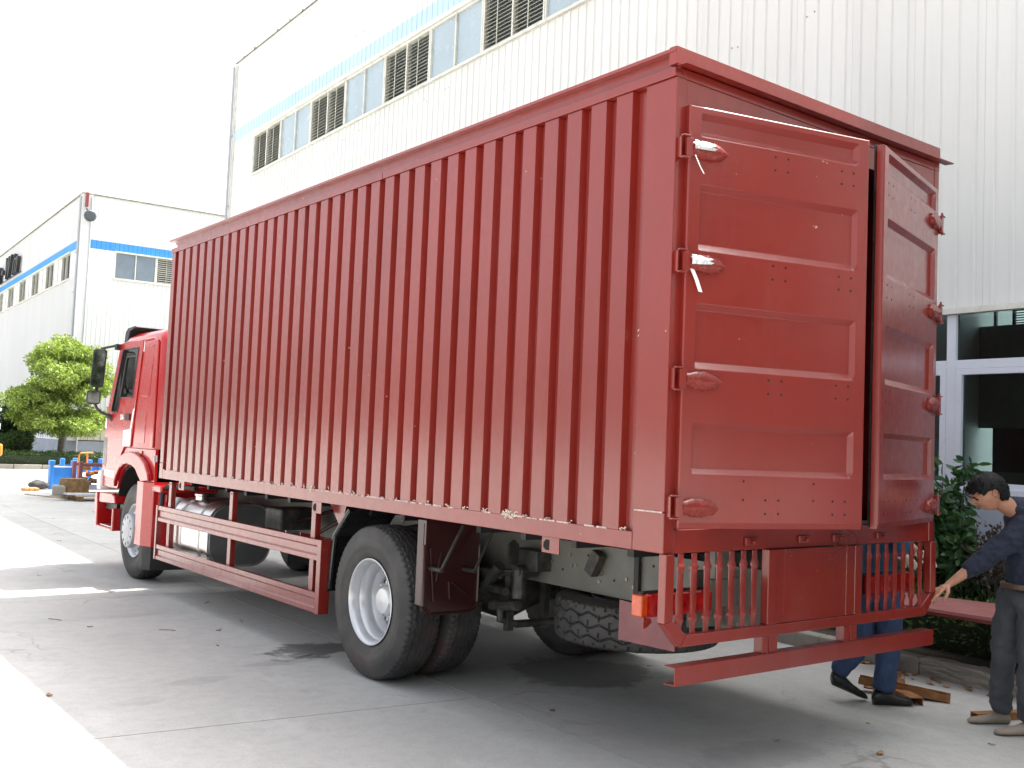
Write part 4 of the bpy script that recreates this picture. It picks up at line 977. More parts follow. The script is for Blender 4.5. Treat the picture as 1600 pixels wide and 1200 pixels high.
st_ = MB().tube([(.06, 2.02, .865), (.24, 2.05, 1.15)], .011, 8).tube([(.33, 2.02, .85), (.50, 2.05, 1.13)], .011, 8).tube([(.06, 2.155, .865), (.06, 2.01, .865)], .014, 8).tube([(.33, 2.155, .85), (.33, 2.01, .85)], .014, 8); st_.build('mud_flap_stay', M['greasy'], mf)
mudflap(W_-.46, W_-.01, 2.16, .555, 1.02).build('mud_flap', M['flap'], TR)
for x0, x1 in ((.06, .50), (W_-.50, W_-.06)):
    m = MB(); m.prism([(3.56, .52), (3.575, .52), (3.53, .95), (3.30, 1.17), (3.285, 1.165), (3.515, .94)], 0, x0, x1)
    m.tube([(x0+.015, 3.55, .54), (x0+.02, 3.51, .95), (x0+.02, 3.29, 1.16)], .018, 6).tube([(x0+.22, 3.545, .60), (x0+.2, 3.50, .95)], .012, 6).build('front_mudguard', M['blackgloss'], TR)
MB().prism([(3.47, 1.0), (3.66, 1.185), (3.40, 1.185)], 0, .10, .106).build('gusset_plate', P_m, TR)

# ---------------------------------------------------------------- the cab
def ring(x0, x1, y0, y1, r, z, n=5):
    out = []
    for cx, cy, a0 in ((x1-r, y1-r, 0), (x0+r, y1-r, 90), (x0+r, y0+r, 180), (x1-r, y0+r, 270)):
        for k in range(n+1):
            a = R(a0+90*k/n); out.append((cx+r*math.cos(a), cy+r*math.sin(a), z))
    return out
def loft(rings):
    m = MB(); n = len(rings[0]); vs = [p for r_ in rings for p in r_]
    fs = [(i*n+j, i*n+(j+1) % n, (i+1)*n+(j+1) % n, (i+1)*n+j) for i in range(len(rings)-1) for j in range(n)]+[tuple(range(n-1, -1, -1)), tuple(range((len(rings)-1)*n, len(rings)*n))]
    return m.add(vs, fs)
CX0, CX1 = .105, W_-.105
cab = loft([ring(CX0, CX1, 7.80, 9.70, .09, 1.485), ring(CX0, CX1, 7.79, 9.64, .09, 1.90), ring(CX0, CX1, 7.78, 9.44, .09, 2.30), ring(CX0, CX1, 7.77, 9.24, .09, 2.70),
            ring(CX0+.008, CX1-.008, 7.785, 9.20, .09, 2.745), ring(CX0+.035, CX1-.035, 7.81, 9.14, .10, 2.80), ring(CX0+.11, CX1-.11, 7.86, 9.04, .12, 2.85), ring(CX0+.30, CX1-.30, 7.98, 8.8, .15, 2.88)]).build('cab_shell', M['cabred'], TR)
cut = loft([ring(CX0+.05, CX1-.05, 7.86, 9.62, .06, 1.54), ring(CX0+.05, CX1-.05, 7.85, 9.57, .06, 1.90), ring(CX0+.05, CX1-.05, 7.84, 9.37, .06, 2.30), ring(CX0+.05, CX1-.05, 7.83, 9.17, .06, 2.70), ring(CX0+.12, CX1-.12, 7.9, 9.05, .06, 2.79)]).build('cut1', M['cabred'])
WIN = [(9.115, 2.655), (8.535, 2.655), (8.665, 2.075), (9.12, 2.075), (9.20, 1.90), (9.42, 1.90), (9.44, 1.93)]
def wincut(d=0):
    return MB().prism(WIN, 0, -.2, 3.0).build('cutw', M['cabred'])
wsc = loft([ring(.25, W_-.25, 9.1, 9.9, .08, 1.98), ring(.28, W_-.28, 9.0, 9.9, .08, 2.62)]).build('cutf', M['cabred'])
rwc = MB().box(.7, 1.8, 7.6, 7.95, 2.1, 2.5).build('cutr', M['cabred'])
cab.location = (0, 0, 0); off = TR.location
for v_ in cab.data.vertices: v_.co += off
cab.parent = None; boolean(cab, [cut, wincut(), wsc, rwc])
cab.parent = TR
for v_ in cab.data.vertices: v_.co -= off
cab.data.polygons.foreach_set('use_smooth', [True]*len(cab.data.polygons)); cab.data.set_sharp_from_angle(angle=R(28))
def sidepanel(name, poly, x0, x1, mt, bev=.003, holes=None, parent=None, mirror=False):
    o = MB().prism(poly, 0, x0, x1).build(name, mt, None)
    if holes: boolean(o, holes)
    p_ = parent or TR; offs = sub(p_)
    for v_ in o.data.vertices: v_.co -= offs
    o.parent = p_
    if bev: b = o.modifiers.new('bevel', 'BEVEL'); b.width = bev; b.segments = 2; b.limit_method = 'ANGLE'; b.angle_limit = R(35)
    return o
DOOR = [(9.235, 2.735), (8.40, 2.735), (8.565, 1.93), (8.645, 1.49), (8.87, 1.485), (8.97, 1.40), (9.05, 1.27), (9.09, 1.195), (9.685, 1.195), (9.70, 1.30), (9.685, 1.49), (9.63, 1.90)]
cd = sidepanel('cab_door', DOOR, .088, .1035, M['cabred'], .006, [wincut()])
sidepanel('cab_door', DOOR, W_-.1035, W_-.088, M['cabred'], .006, [wincut()])
for xs in (0, 1):
    X = (lambda a: a) if not xs else (lambda a: W_-a)
    wf = MB()
    def edge(a, b, r=.007): wf.tube([(X(.086), *a), (X(.086), *b)], r, 6)
    pts = WIN+[WIN[0]]
    for a, b in zip(pts[:-1], pts[1:]): edge(a, b)
    edge((8.955, 2.56), (9.12, 2.08), .012); edge((8.955, 2.56), (8.55, 2.56), .010)
    wfo = wf.build('window_seal', M['black'], TR, smooth=True)
    MB().prism(WIN, 0, *sorted((X(.094), X(.098)))).build('side_glass', M['cabglass'], wfo)
    low = [(9.725, .985), (9.745, 1.10), (9.735, 1.25), (9.70, 1.48), (7.80, 1.48), (7.80, 1.12), (8.12, 1.12), (8.20, 1.17), (8.32, 1.245), (8.46, 1.28), (8.62, 1.292), (8.78, 1.272), (8.90, 1.225), (9.0, 1.14), (9.06, 1.06), (9.09, .985)]
    MB().prism(low, 0, *sorted((X(.106), X(.14)))).build('lower_side_panel', M['cabred'], TR, bevel=.004)
    outer = [(9.10, 1.20), (9.03, 1.29), (8.90, 1.375), (8.74, 1.42), (8.55, 1.44), (8.36, 1.43), (8.17, 1.39), (8.0, 1.32), (7.87, 1.21), (7.84, 1.14)]
    inner = [(8.10, 1.115), (8.20, 1.175), (8.32, 1.25), (8.46, 1.285), (8.62, 1.297), (8.78, 1.277), (8.90, 1.23), (9.0, 1.145), (9.06, 1.065), (9.08, 1.0)]
    MB().prism(outer+inner, 0, *sorted((X(.05), X(.105)))).build('wheel_arch', M['cabred'], TR, bevel=.014)
    wh = MB(); arc = [(8.60+.60*math.cos(R(t)), .74+.56*math.sin(R(t))) for t in range(-5, 190, 15)]; arc2 = [(8.60+.575*math.cos(R(t)), .74+.535*math.sin(R(t))) for t in range(185, -10, -15)]
    wh.prism(arc+arc2, 0, *sorted((X(.142), X(.85)))).build('wheel_housing', M['black'], TR)
    MB().prism([(X(p), q) for p, q in ((.045, 8.17), (.045, 7.96), (.11, 7.80), (.60, 7.75), (.60, 7.775), (.125, 7.825), (.075, 7.97), (.075, 8.17))], 2, .41, 1.12).build('front_mudguard', M['cabred'], TR, bevel=.006)
    MB().prism([(X(p), q) for p, q in ((.075, 8.08), (.082, 7.97), (.13, 7.84), (.74, 7.78), (.74, 7.79), (.135, 7.85), (.092, 7.975), (.085, 8.08))], 2, .15, .45).build('rubber_flap', M['black'], TR, bevel=.004)
    st = MB()
    st.prism([(9.73, .475), (9.80, .475), (9.87, .80), (9.84, .90), (9.77, .90), (9.75, .80)], 0, *sorted((X(.07), X(.42)))); st.box(*sorted((X(.07), X(.40))), 9.08, 9.13, .47, .74)
    st.box(*sorted((X(.07), X(.40))), 9.131, 9.729, .47, .50); st.box(*sorted((X(.36), X(.40))), 9.131, 9.729, .501, .83); st.prism([(9.08, .80), (9.72, .775), (9.72, .90), (9.25, .91), (9.12, .88)], 0, *sorted((X(.085), X(.355))))
    sto = st.build('cab_step', M['cabred'], TR, bevel=.012)
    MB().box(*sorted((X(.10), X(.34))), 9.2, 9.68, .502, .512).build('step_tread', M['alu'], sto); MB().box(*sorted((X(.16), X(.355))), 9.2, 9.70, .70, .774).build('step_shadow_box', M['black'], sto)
    MB().box(*sorted((X(.15), X(.8))), 8.95, 9.079, .50, .80).build('step_bracket', M['black'], TR, bevel=.01)
# bumper and front
MB().prism([(9.12, .975), (9.78, .975), (9.83, 1.05), (9.82, 1.19), (9.74, 1.19), (9.74, 1.0), (9.14, 1.0)], 0, .112, W_-.112).build('bumper', M['cabred'], TR, bevel=.01)
MB().prism([(9.69, .93), (9.82, .93), (9.84, 1.09), (9.78, 1.17), (9.70, 1.17)], 0, .07, .30).build('headlamp_corner', M['sticker'], TR, bevel=.02)
MB().prism([(9.10, 1.09), (9.66, 1.112), (9.665, 1.188), (9.085, 1.183)], 0, .1035, .1055).build('white_stripe', M['sticker'], TR)
MB().box(.3, W_-.3, 9.70, 9.74, 1.2, 1.75).build('front_grille', M['black'], TR, bevel=.01)
MB().prism([(8.93, 1.68), (8.65, 1.70), (8.64, 1.51), (8.925, 1.495)], 0, .0855, .0875).build('door_sticker', M['sticker'], cd); MB().prism([(8.61, 1.93), (8.555, 1.95), (8.635, 1.702), (8.685, 1.70)], 0, .0855, .0872).prism([(8.57, 1.95), (8.545, 2.04), (8.565, 1.95)], 0, .0855, .087).build('door_edge_tape', M['sticker'], cd)
MB().prism([(8.40, 2.735), (8.375, 2.735), (8.39, 2.60), (8.42, 2.60)], 0, .103, .1048).build('door_edge_tape', M['sticker'], TR)
MB().prism([(9.665, 1.71), (9.60, 1.69), (9.605, 1.79), (9.655, 1.82)], 0, .0855, .0875).build('corner_sticker', M['sticker'], cd)
MB().prism([(9.66, 1.24), (9.675, 1.58), (9.56, 1.585), (9.52, 1.30), (9.56, 1.22)], 0, .0862, .0875).build('door_recess_shade', M['flap'], cd)  # shade of the lower door molding, put in as a flat dark patch
MB().box(.080, .0875, 8.92, 9.67, 1.583, 1.592).build('door_crease', M['cabred'], cd, bevel=.002)
MB().box(.072, .0875, 8.70, 8.87, 1.80, 1.88).build('door_handle', M['black'], cd, bevel=.01)
def text_mesh(body, size, ext, mt, parent, place, name, shear=0):
    cu = bpy.data.curves.new('t', 'FONT'); cu.body = body; cu.size = size; cu.extrude = ext; cu.shear = shear; cu.offset = size*.02
    o = bpy.data.objects.new('t', cu); C.objects.link(o); bpy.context.view_layer.update(); me = evaluated(o); bpy.data.objects.remove(o)
    offs = sub(parent)
    for v_ in me.vertices: v_.co = Vector(place(v_.co))-offs
    me.materials.clear(); me.materials.append(mt); return link(name, me, parent)
text_mesh('336', .085, .001, M['sticker'], cd, lambda v: (.086-v.z, 9.085-v.x*1.05, 1.81+v.y), 'lettering')
# pressings behind the door
MB().prism([(8.335, 2.665), (8.05, 2.665), (8.02, 2.62), (8.07, 2.40), (8.125, 2.10), (8.16, 2.075), (8.42, 2.09), (8.44, 2.13), (8.37, 2.42), (8.31, 2.47), (8.32, 2.60)], 0, .098, .106).build('pressed_panel', M['cabred'], TR, bevel=.006)
MB().prism([(8.53, 1.905), (8.18, 1.90), (8.20, 1.545), (8.56, 1.555)], 0, .100, .106).build('side_hatch', M['cabred'], TR, bevel=.003)
MB().prism([(7.99, 2.66), (7.86, 2.70), (7.86, 1.50), (7.96, 1.50), (8.02, 2.35), (8.0, 2.42)], 0, .085, .106).build('rear_side_fairing', M['cabred'], TR, bevel=.02)
MB().tube([(.098, 9.25, 2.725), (.092, 8.9, 2.742), (.092, 8.3, 2.746), (.10, 8.05, 2.75), (.10, 7.9, 2.70)], .012, 8).build('rain_gutter', M['cabred'], TR, smooth=True)
MB().box(.092, .1055, 8.235, 8.31, 1.42, 1.455).build('side_marker', M['orangelens'], TR, bevel=.005)
MB().prism([(9.42, 2.70), (9.36, 2.90), (9.28, 2.94), (9.02, 2.955), (9.0, 2.935), (9.20, 2.90), (9.27, 2.72)], 0, .17, W_-.17).build('sun_visor', M['black'], TR, bevel=.012)
MB().box(.1, .75, 7.55, 7.93, 1.02, 1.10).box(.16, .2, 7.56, 7.92, .75, 1.02).build('rear_mudguard_top', M['cabred'], TR, bevel=.02)
MB().tube([(.10, 7.78, 1.35), (.10, 7.78, 1.42)], .02, 6).build('door_latch', M['hubgrey'], TR)
# cab inside
MB().box(.35, .85, 8.2, 8.7, 1.55, 1.95).box(.35, .85, 8.1, 8.3, 1.95, 2.35).build('seat', M['greybag'], TR, bevel=.05)
MB().lathe([(0, .22), (.02, .235), (.04, .22), (.02, .205)], (.55, 9.1, 1.98), 1, 24, closed=True).tube([(.4, 9.12, 1.98), (.7, 9.12, 1.98)], .015, 6).build('steering_wheel', M['black'], TR)
MB().box(.2, W_-.2, 9.2, 9.5, 1.55, 1.88).build('dashboard', M['greybag'], TR, bevel=.03)
MB().add([(.27, 9.60, 1.96), (W_-.27, 9.60, 1.96), (W_-.29, 9.28, 2.63), (.29, 9.28, 2.63), (.27, 9.606, 1.963), (W_-.27, 9.606, 1.963), (W_-.29, 9.286, 2.633), (.29, 9.286, 2.633)], [(0, 1, 2, 3), (4, 7, 6, 5), (0, 4, 5, 1), (1, 5, 6, 2), (2, 6, 7, 3), (3, 7, 4, 0)]).build('windscreen', M['cabglass'], TR)
MB().tube([(.27, 7.75, 2.9), (.27, 7.75, 3.0)], .004, 5).build('aerial', M['black'], TR) if False else None
# mirrors on the left door
M['mirror'] = mat('mirror_glass', (.38, .38, .37), .15, 1, var=.04, scale=2)
def rrxz(x0, x1, z0, z1, r, y0, y1, n=4, lean=0, m=None):
    m = m or MB(); pr = rrect(x0, x1, z0, z1, r, n); return m.prism([(a+lean*(b-z0), b) for a, b in pr], 1, y0, y1)
mh = rrxz(-.175, -.018, 2.195, 2.67, .035, 9.46, 9.55, lean=.05).build('wing_mirror', M['black'], TR, bevel=.012)
rrxz(-.160, -.034, 2.215, 2.648, .028, 9.450, 9.4585, lean=.05).build('mirror_glass', M['mirror'], mh)
mh2 = rrxz(-.205, -.045, 1.985, 2.155, .03, 9.46, 9.55, lean=.02).build('wide_angle_mirror', M['black'], TR, bevel=.012)
rrxz(-.192, -.058, 2.0, 2.14, .022, 9.450, 9.4585, lean=.02).build('mirror_glass', M['mirror'], mh2)
MB().tube([(.11, 9.28, 2.70), (.06, 9.33, 2.715), (-.02, 9.46, 2.69), (-.07, 9.50, 2.67)], .016, 8).tube([(-.09, 9.5, 2.20), (-.10, 9.5, 2.14)], .02, 8).tube([(-.10, 9.5, 1.99), (-.075, 9.5, 1.94), (-.02, 9.5, 1.89), (.05, 9.47, 1.86)], .017, 8).tube([(.05, 9.47, 1.86), (.11, 9.42, 1.80)], .03, 8).box(.04, .12, 9.24, 9.32, 2.66, 2.73).build('mirror_arm', M['black'], TR, smooth=True)

for ob, (cx_, cy_), an in ((mh, (-.09, 9.5), -17), (mh2, (-.12, 9.5), -12)):       # the mirrors are turned a little outwards
    for o in [ob]+list(ob.children):
        o.data.transform(Matrix.Translation((cx_-TR.location.x, cy_-TR.location.y, 0)) @ Matrix.Rotation(R(an), 4, 'Z') @ Matrix.Translation((-(cx_-TR.location.x), -(cy_-TR.location.y), 0)))
# ================================================================ THE PEOPLE
def cloth_mat(name, col, rough=.85, folds=.5, var=.18):
    m, t, p = nodes(name)
    c_ = mix(t, ramp(t, noise(t, 6, 5, .6), [(.3, 0.0), (.7, 1.0)]), tuple(x*(1-var) for x in col), tuple(x*(1+var) for x in col))
    t.links.new(c_, p.inputs['Base Color']); p.inputs['Roughness'].default_value = rough
    bump(t, p, noise(t, 11, 3, .5, stretch=(1, 1, .55)), folds, .03); return m
M['navy'] = cloth_mat('navy_knit', (.016, .022, .042), .9, .6); M['jeans'] = cloth_mat('washed_dark_jeans', (.055, .062, .072), .85, .8, .35)
M['bluetrousers'] = cloth_mat('blue_work_trousers', (.030, .055, .125), .85, .8); M['teal'] = cloth_mat('teal_blue_shirt', (.012, .11, .20), .85, .8)
M['glove'] = cloth_mat('dirty_white_glove', (.62, .58, .50), .9, .5, .12)
def skin_mat():
    m, t, p = nodes('skin'); c_ = mix(t, ramp(t, noise(t, 18, 4), [(.3, 0.0), (.7, 1.0)]), (.36, .17, .10), (.46, .23, .145))
    t.links.new(c_, p.inputs['Base Color']); p.inputs['Roughness'].default_value = .5; p.inputs['Subsurface Weight'].default_value = .08; p.inputs['Subsurface Radius'].default_value = (.01, .004, .002); return m
M['skin'] = skin_mat()
M['hair'] = mat('black_hair', (.006, .0055, .006), .6, var=.3, scale=30, bmp=.4, bscale=90, spec=.25); M['shoe'] = mat('black_leather_shoe', (.015, .015, .016), .3); M['sole'] = mat('pale_canvas_shoe', (.24, .20, .16), .8, var=.2); M['belt'] = mat('brown_belt', (.08, .045, .03), .5)
def skinned(chains, name='tmp', subdiv=2, root=0):
    """chains: list of lists of (pos, r) ; positions that coincide are shared. returns bmesh-ready mesh data"""
    pts, rad, ed, key = [], [], [], {}
    for ch in chains:
        prev = None
        for p, r_ in ch:
            k = tuple(round(q, 4) for q in p)
            if k not in key: key[k] = len(pts); pts.append(k); rad.append(r_)
            i = key[k]
            if prev is not None and prev != i: ed.append((prev, i))
            prev = i
    me = bpy.data.meshes.new(name); me.from_pydata(pts, ed, []); o = link(name, me)
    sm_ = o.modifiers.new('skin', 'SKIN'); sm_.use_smooth_shade = True
    for i, v_ in enumerate(me.skin_vertices[0].data):
        r_ = rad[i]; v_.radius = r_ if isinstance(r_, tuple) else (r_, r_); v_.use_root = (i == root)
    s_ = o.modifiers.new('s', 'SUBSURF'); s_.levels = s_.render_levels = subdiv
    bpy.context.view_layer.update(); out = evaluated(o); bpy.data.objects.remove(o); return out
def head_mesh(c_, face, up, s=.118, mouth_open=0):
    "a head as one surface: skull, jaw, brow, eye sockets, nose, lips, chin; face = facing direction"
    f_ = Vector(face).normalized(); u_ = Vector(up); u_ = (u_-f_*u_.dot(f_)).normalized(); l_ = u_.cross(f_)
    nu, nv = 56, 44; vs = []
    G = lambda a, b, w_: math.exp(-((a-b)/w_)**2)
    for j in range(nv+1):
        th = PI*j/nv
        for i in range(nu):
            ph = 2*PI*i/nu
            x, y, z = math.sin(th)*math.cos(ph), math.sin(th)*math.sin(ph), math.cos(th)
            X, Y, Z = x*.90, y*.70, z*1.0
            if Z < 0: k_ = 1-.30*(-Z)**1.5; Y *= k_; X *= (1-.12*(-Z)) if x > 0 else (1-.42*(-Z))
            if x < 0 and Z > -.3: X *= 1.06
            fr = max(0, x)
            fm = fr**2
            X += fm*( .20*G(Z, -.17, .12)*G(Y, 0, .13)+.16*G(Z, .02, .14)*G(Y, 0, .09)      # nose, bridge
                     +.06*G(Z, .17, .09)*G(abs(Y), .22, .25)-.07*G(Z, .04, .09)*G(abs(Y), .26, .12)   # brow, sockets
                     +.10*G(Z, -.40, .05)*G(Y, 0, .18)+.09*G(Z, -.50, .05)*G(Y, 0, .16)-.03*G(Z, -.45, .025)*G(Y, 0, .2)  # lips
                     +.13*G(Z, -.76, .14)*G(Y, 0, .25)+.05*G(Z, -.14, .2)*G(abs(Y), .4, .2))
            vs.append(Vector(c_)+(f_*X+l_*Y+u_*Z)*s)
    m = MB(); fs = [(j*nu+i, j*nu+(i+1) % nu, (j+1)*nu+(i+1) % nu, (j+1)*nu+i) for j in range(nv) for i in range(nu)]
    m.add(vs, fs)
    for sg in (1, -1):                                    # ears
        e0 = Vector(c_)+(f_*-.05+l_*sg*.745+u_*-.08)*s; ev = []; n1, n2 = 14, 6
        for a in range(n1):
            t = 2*PI*a/n1; cx_, cz_ = math.cos(t)*.15, math.sin(t)*.27
            for b in range(n2):
                q = 2*PI*b/n2; rr_ = .05; ev.append(e0+(f_*(cx_*(1+rr_*math.cos(q)*3)-.06*0+cz_*-.15)+u_*(cz_*(1+rr_*math.cos(q)*2.4))+l_*sg*(.04+.045*math.sin(q)+.10*(1 if cx_ < 0 else .2)*abs(cx_)*4))*s)
        m.add(ev, [(a*n2+b, a*n2+(b+1) % n2, ((a+1) % n1)*n2+(b+1) % n2, ((a+1) % n1)*n2+b) for a in range(n1) for b in range(n2)])
        m.add([e0+(f_*x_+u_*z_+l_*sg*y_)*s for x_, z_, y_ in ((.12, 0, .0), (0, .24, .0), (-.12, 0, .03), (0, -.22, .0), (0, 0, -.1))], [(0, 1, 2, 3), (0, 1, 4), (1, 2, 4), (2, 3, 4), (3, 0, 4)])
    return m, (f_, l_, u_)
def join_remesh(name, meshes, mbs, mt, parent, vox=.005, smooth_it=3):
    bm = bmesh.new()
    for me in meshes: bm.from_mesh(me)
    bmesh.ops.recalc_face_normals(bm, faces=bm.faces)
    for m in mbs:
        me = bpy.data.meshes.new('x'); me.from_pydata([tuple(v) for v in m.v], [], m.f); b2 = bmesh.new(); b2.from_mesh(me); bmesh.ops.recalc_face_normals(b2, faces=b2.faces); b2.to_mesh(me); b2.free(); bm.from_mesh(me)
    me = bpy.data.meshes.new(name); bm.to_mesh(me); bm.free(); o = link(name, me)
    r_ = o.modifiers.new('r', 'REMESH'); r_.mode = 'VOXEL'; r_.voxel_size = vox; r_.use_smooth_shade = True
    if smooth_it: s_ = o.modifiers.new('s', 'SMOOTH'); s_.factor = .5; s_.iterations = smooth_it
    bpy.context.view_layer.update(); me2 = evaluated(o); bpy.data.objects.remove(o)
    offs = sub(parent); co = np.empty(len(me2.vertices)*3); me2.vertices.foreach_get('co', co); co = co.reshape(-1, 3)-np.array(offs); me2.vertices.foreach_set('co', co.ravel()); me2.update()
    me2.materials.clear(); me2.materials.append(mt); me2.polygons.foreach_set('use_smooth', [True]*len(me2.polygons))
    return link(name, me2, parent)
V = Vector
def limbs(chains, lat, k=.88):
    "round tapered limbs with ball joints as overlapping closed volumes, later fused into one surface"
    lat = V(lat).normalized(); m = MB()
    for ch in chains:
        prev = None
        for p, r_ in ch:
            p = V(p); a, b = (r_ if isinstance(r_, tuple) else (r_, r_)); a *= k; b *= k
            oth = V((lat.y, -lat.x, 0)).normalized(); vs = []
            for j in range(1, 10):
                th = PI*j/10
                for i in range(18):
                    ph = 2*PI*i/18; vs.append(p+lat*a*math.sin(th)*math.cos(ph)+oth*b*math.sin(th)*math.sin(ph)+V((0, 0, 1))*((a+b)/2 if a < .07 else min(a, b)*.8)*math.cos(th))
            top_, bot_ = p+V((0, 0, (a+b)/2 if a < .07 else min(a, b)*.8)), p-V((0, 0, (a+b)/2 if a < .07 else min(a, b)*.8)); n0 = len(vs); vs += [top_, bot_]
            fs = [(j*18+i, j*18+(i+1) % 18, (j+1)*18+(i+1) % 18, (j+1)*18+i) for j in range(8) for i in range(18)]
            fs += [(n0, (i+1) % 18, i) for i in range(18)]+[(n0+1, 8*18+i, 8*18+(i+1) % 18) for i in range(18)]
            m.add(vs, fs)
            if prev is not None:
                p0, a0, b0 = prev; dr = (p-p0)
                if dr.length > 1e-4:
                    dr.normalize(); u = (lat-dr*lat.dot(dr)).normalized(); w_ = dr.cross(u); vs = []
                    for q, aa, bb in ((p0, a0, b0), (p, a, b)):
                        for i in range(18):
                            t = 2*PI*i/18; vs.append(q+u*aa*math.cos(t)+w_*bb*math.sin(t))
                    m.add(vs, [(i, (i+1) % 18, 18+(i+1) % 18, 18+i) for i in range(18)]+[tuple(range(17, -1, -1)), tuple(range(18, 36))])
            prev = (p, a, b)
    return m
def hand_chains(wr, palm_dir, palm_n, s, curls, thumb_side=1, spread=.16, thick=1.0):
    "wrist, direction of the palm, palm normal (fingers curl towards it); curls: bend in radians of each finger, index first"
    d = V(palm_dir).normalized(); n_ = V(palm_n); n_ = (n_-d*n_.dot(d)).normalized(); sd_ = n_.cross(d)*thumb_side
    wr = V(wr); mid = wr+d*.045*s; ch = [[(tuple(wr), (.024*s*thick, .017*s*thick)), (tuple(mid), (.032*s*thick, .015*s*thick))]]
    lens = [.072, .080, .074, .058]
    for k in range(4):
        o_ = (1.5-k)*.0195*s; base = wr+d*(.082-.004*abs(k-1))*s+sd_*o_; ch.append([(tuple(mid), (.032*s*thick, .015*s*thick)), (tuple(base), .0105*s*thick)])
        dirv = (d+sd_*(1.5-k)*spread*.35).normalized(); p = base; seq = [(tuple(base), .0105*s*thick)]
        for q, fr in enumerate((.45, .32, .23)):
            b = curls[k]*(.8, 1.0, .7)[q]; dirv = (dirv*math.cos(b)+n_*math.sin(b)).normalized(); p = p+dirv*lens[k]*fr*s; seq.append((tuple(p), (.0098, .0088, .0075)[q]*s*thick))
        ch.append(seq)
    t0 = wr+d*.022*s+sd_*.022*s; t1 = t0+(d*.55+sd_*.75+n_*.25).normalized()*.034*s; t2 = t1+(d*.85+sd_*.35+n_*.35).normalized()*.030*s; t3 = t2+(d*.95+sd_*.05+n_*.35).normalized()*.024*s
    ch.append([(tuple(wr), (.024*s*thick, .017*s*thick)), (tuple(t0), .015*s*thick), (tuple(t1), .0125*s*thick), (tuple(t2), .0105*s*thick), (tuple(t3), .0085*s*thick)])
    return ch
rv = V((.792, -.611, 0)); fwd2 = V((.611, .792, 0)); UP = V((0, 0, 1))       # picture right / depth directions as world vectors on the ground
def shoe(heel, toe_dir, L=.27, w_=.095, h=.085, lift=0, mt=None, name='shoe', parent=None, pitch=0):
    d = V(toe_dir).normalized(); sd_ = V((-d.y, d.x, 0)).normalized(); m = MB(); rings_ = []
    for t, ww, hh, z0 in ((0, .30, .75, 0), (.03, .36, .95, 0), (.18, .40, 1.0, 0), (.34, .38, .95, .0), (.55, .44, .66, 0), (.75, .50, .52, 0), (.9, .42, .42, .02), (.98, .25, .28, .05), (1.0, .10, .15, .08)):
        r_ = []
        for k in range(12):
            a = 2*PI*k/12; x_ = math.cos(a)*ww*w_; z_ = (math.sin(a)*.5+.5)**(.8)*hh*h+z0*h
            q = V((0, 0, 0))+d*(t*L)+sd_*x_; zz = z_+math.sin(pitch)*(1-t)*L
            r_.append(tuple(V(heel)+V((q.x, q.y, zz))))
        rings_.append(r_)
    n = 12; vs = [p for r_ in rings_ for p in r_]; fs = [(i*n+j, i*n+(j+1) % n, (i+1)*n+(j+1) % n, (i+1)*n+j) for i in range(len(rings_)-1) for j in range(n)]+[tuple(range(n)), tuple(range(len(vs)-n, len(vs)))]
    return m.add(vs, fs).build(name, mt, parent, smooth=60)

# man in navy, standing at the right end of the under-run bar
P1 = empty('person', (2.93, -.34, 0)); tag(P1, 'man in a navy sweater and dark jeans reaching down to the guard frame', 'person')
neck = V((2.838, -.320, 1.425)); hc = V((2.722, -.235, 1.520))
fd = (-rv*.86-UP*.50+fwd2*.08).normalized(); up1 = (UP*.87-rv*.48).normalized()
hm_, (hf, hl, hu) = head_mesh(hc, fd, up1, .117)
shN, shF = V((2.872, -.455, 1.355)), V((3.055, -.250, 1.33)); el = V((2.690, -.215, 1.085)); wr = V((2.545, -.075, .925))
nk2 = V((2.890, -.345, 1.40)); chest = V((2.955, -.375, 1.22))
body = limbs([[(tuple(chest), .10), (tuple(nk2), (.072, .062)), (tuple(neck), (.058, .058)), (tuple(hc+V((.02, -.015, -.02))), (.058, .06))],
                [(tuple(nk2), (.072, .062)), (tuple(shN), .055), (tuple((shN+el)/2), .046), (tuple(el), .040), (tuple(el.lerp(wr, .35)), .041), (tuple(el.lerp(wr, .75)), .031), (tuple(wr), (.027, .022))],
                [(tuple(nk2), (.072, .062)), (tuple(shF), .055), (tuple(shF+V((.02, -.02, -.27))), .04), (tuple(shF+V((.03, -.03, -.50))), .03), (tuple(shF+V((.02, -.04, -.60))), .028)],
                [(tuple(chest), .10), (tuple(V((2.95, -.365, 1.0))), .08), (tuple(V((2.95, -.36, .88))), .08)]], fwd2, .95)
hand = limbs(hand_chains(wr, (-.125, .085, -.095), (-.2, .3, -1), 1.08, [.12, .62, .85, .95], thumb_side=-1), (-.56, -.80, 0), .92)
join_remesh('body', [], [body, hand, hm_], M['skin'], P1, .0036, 3)
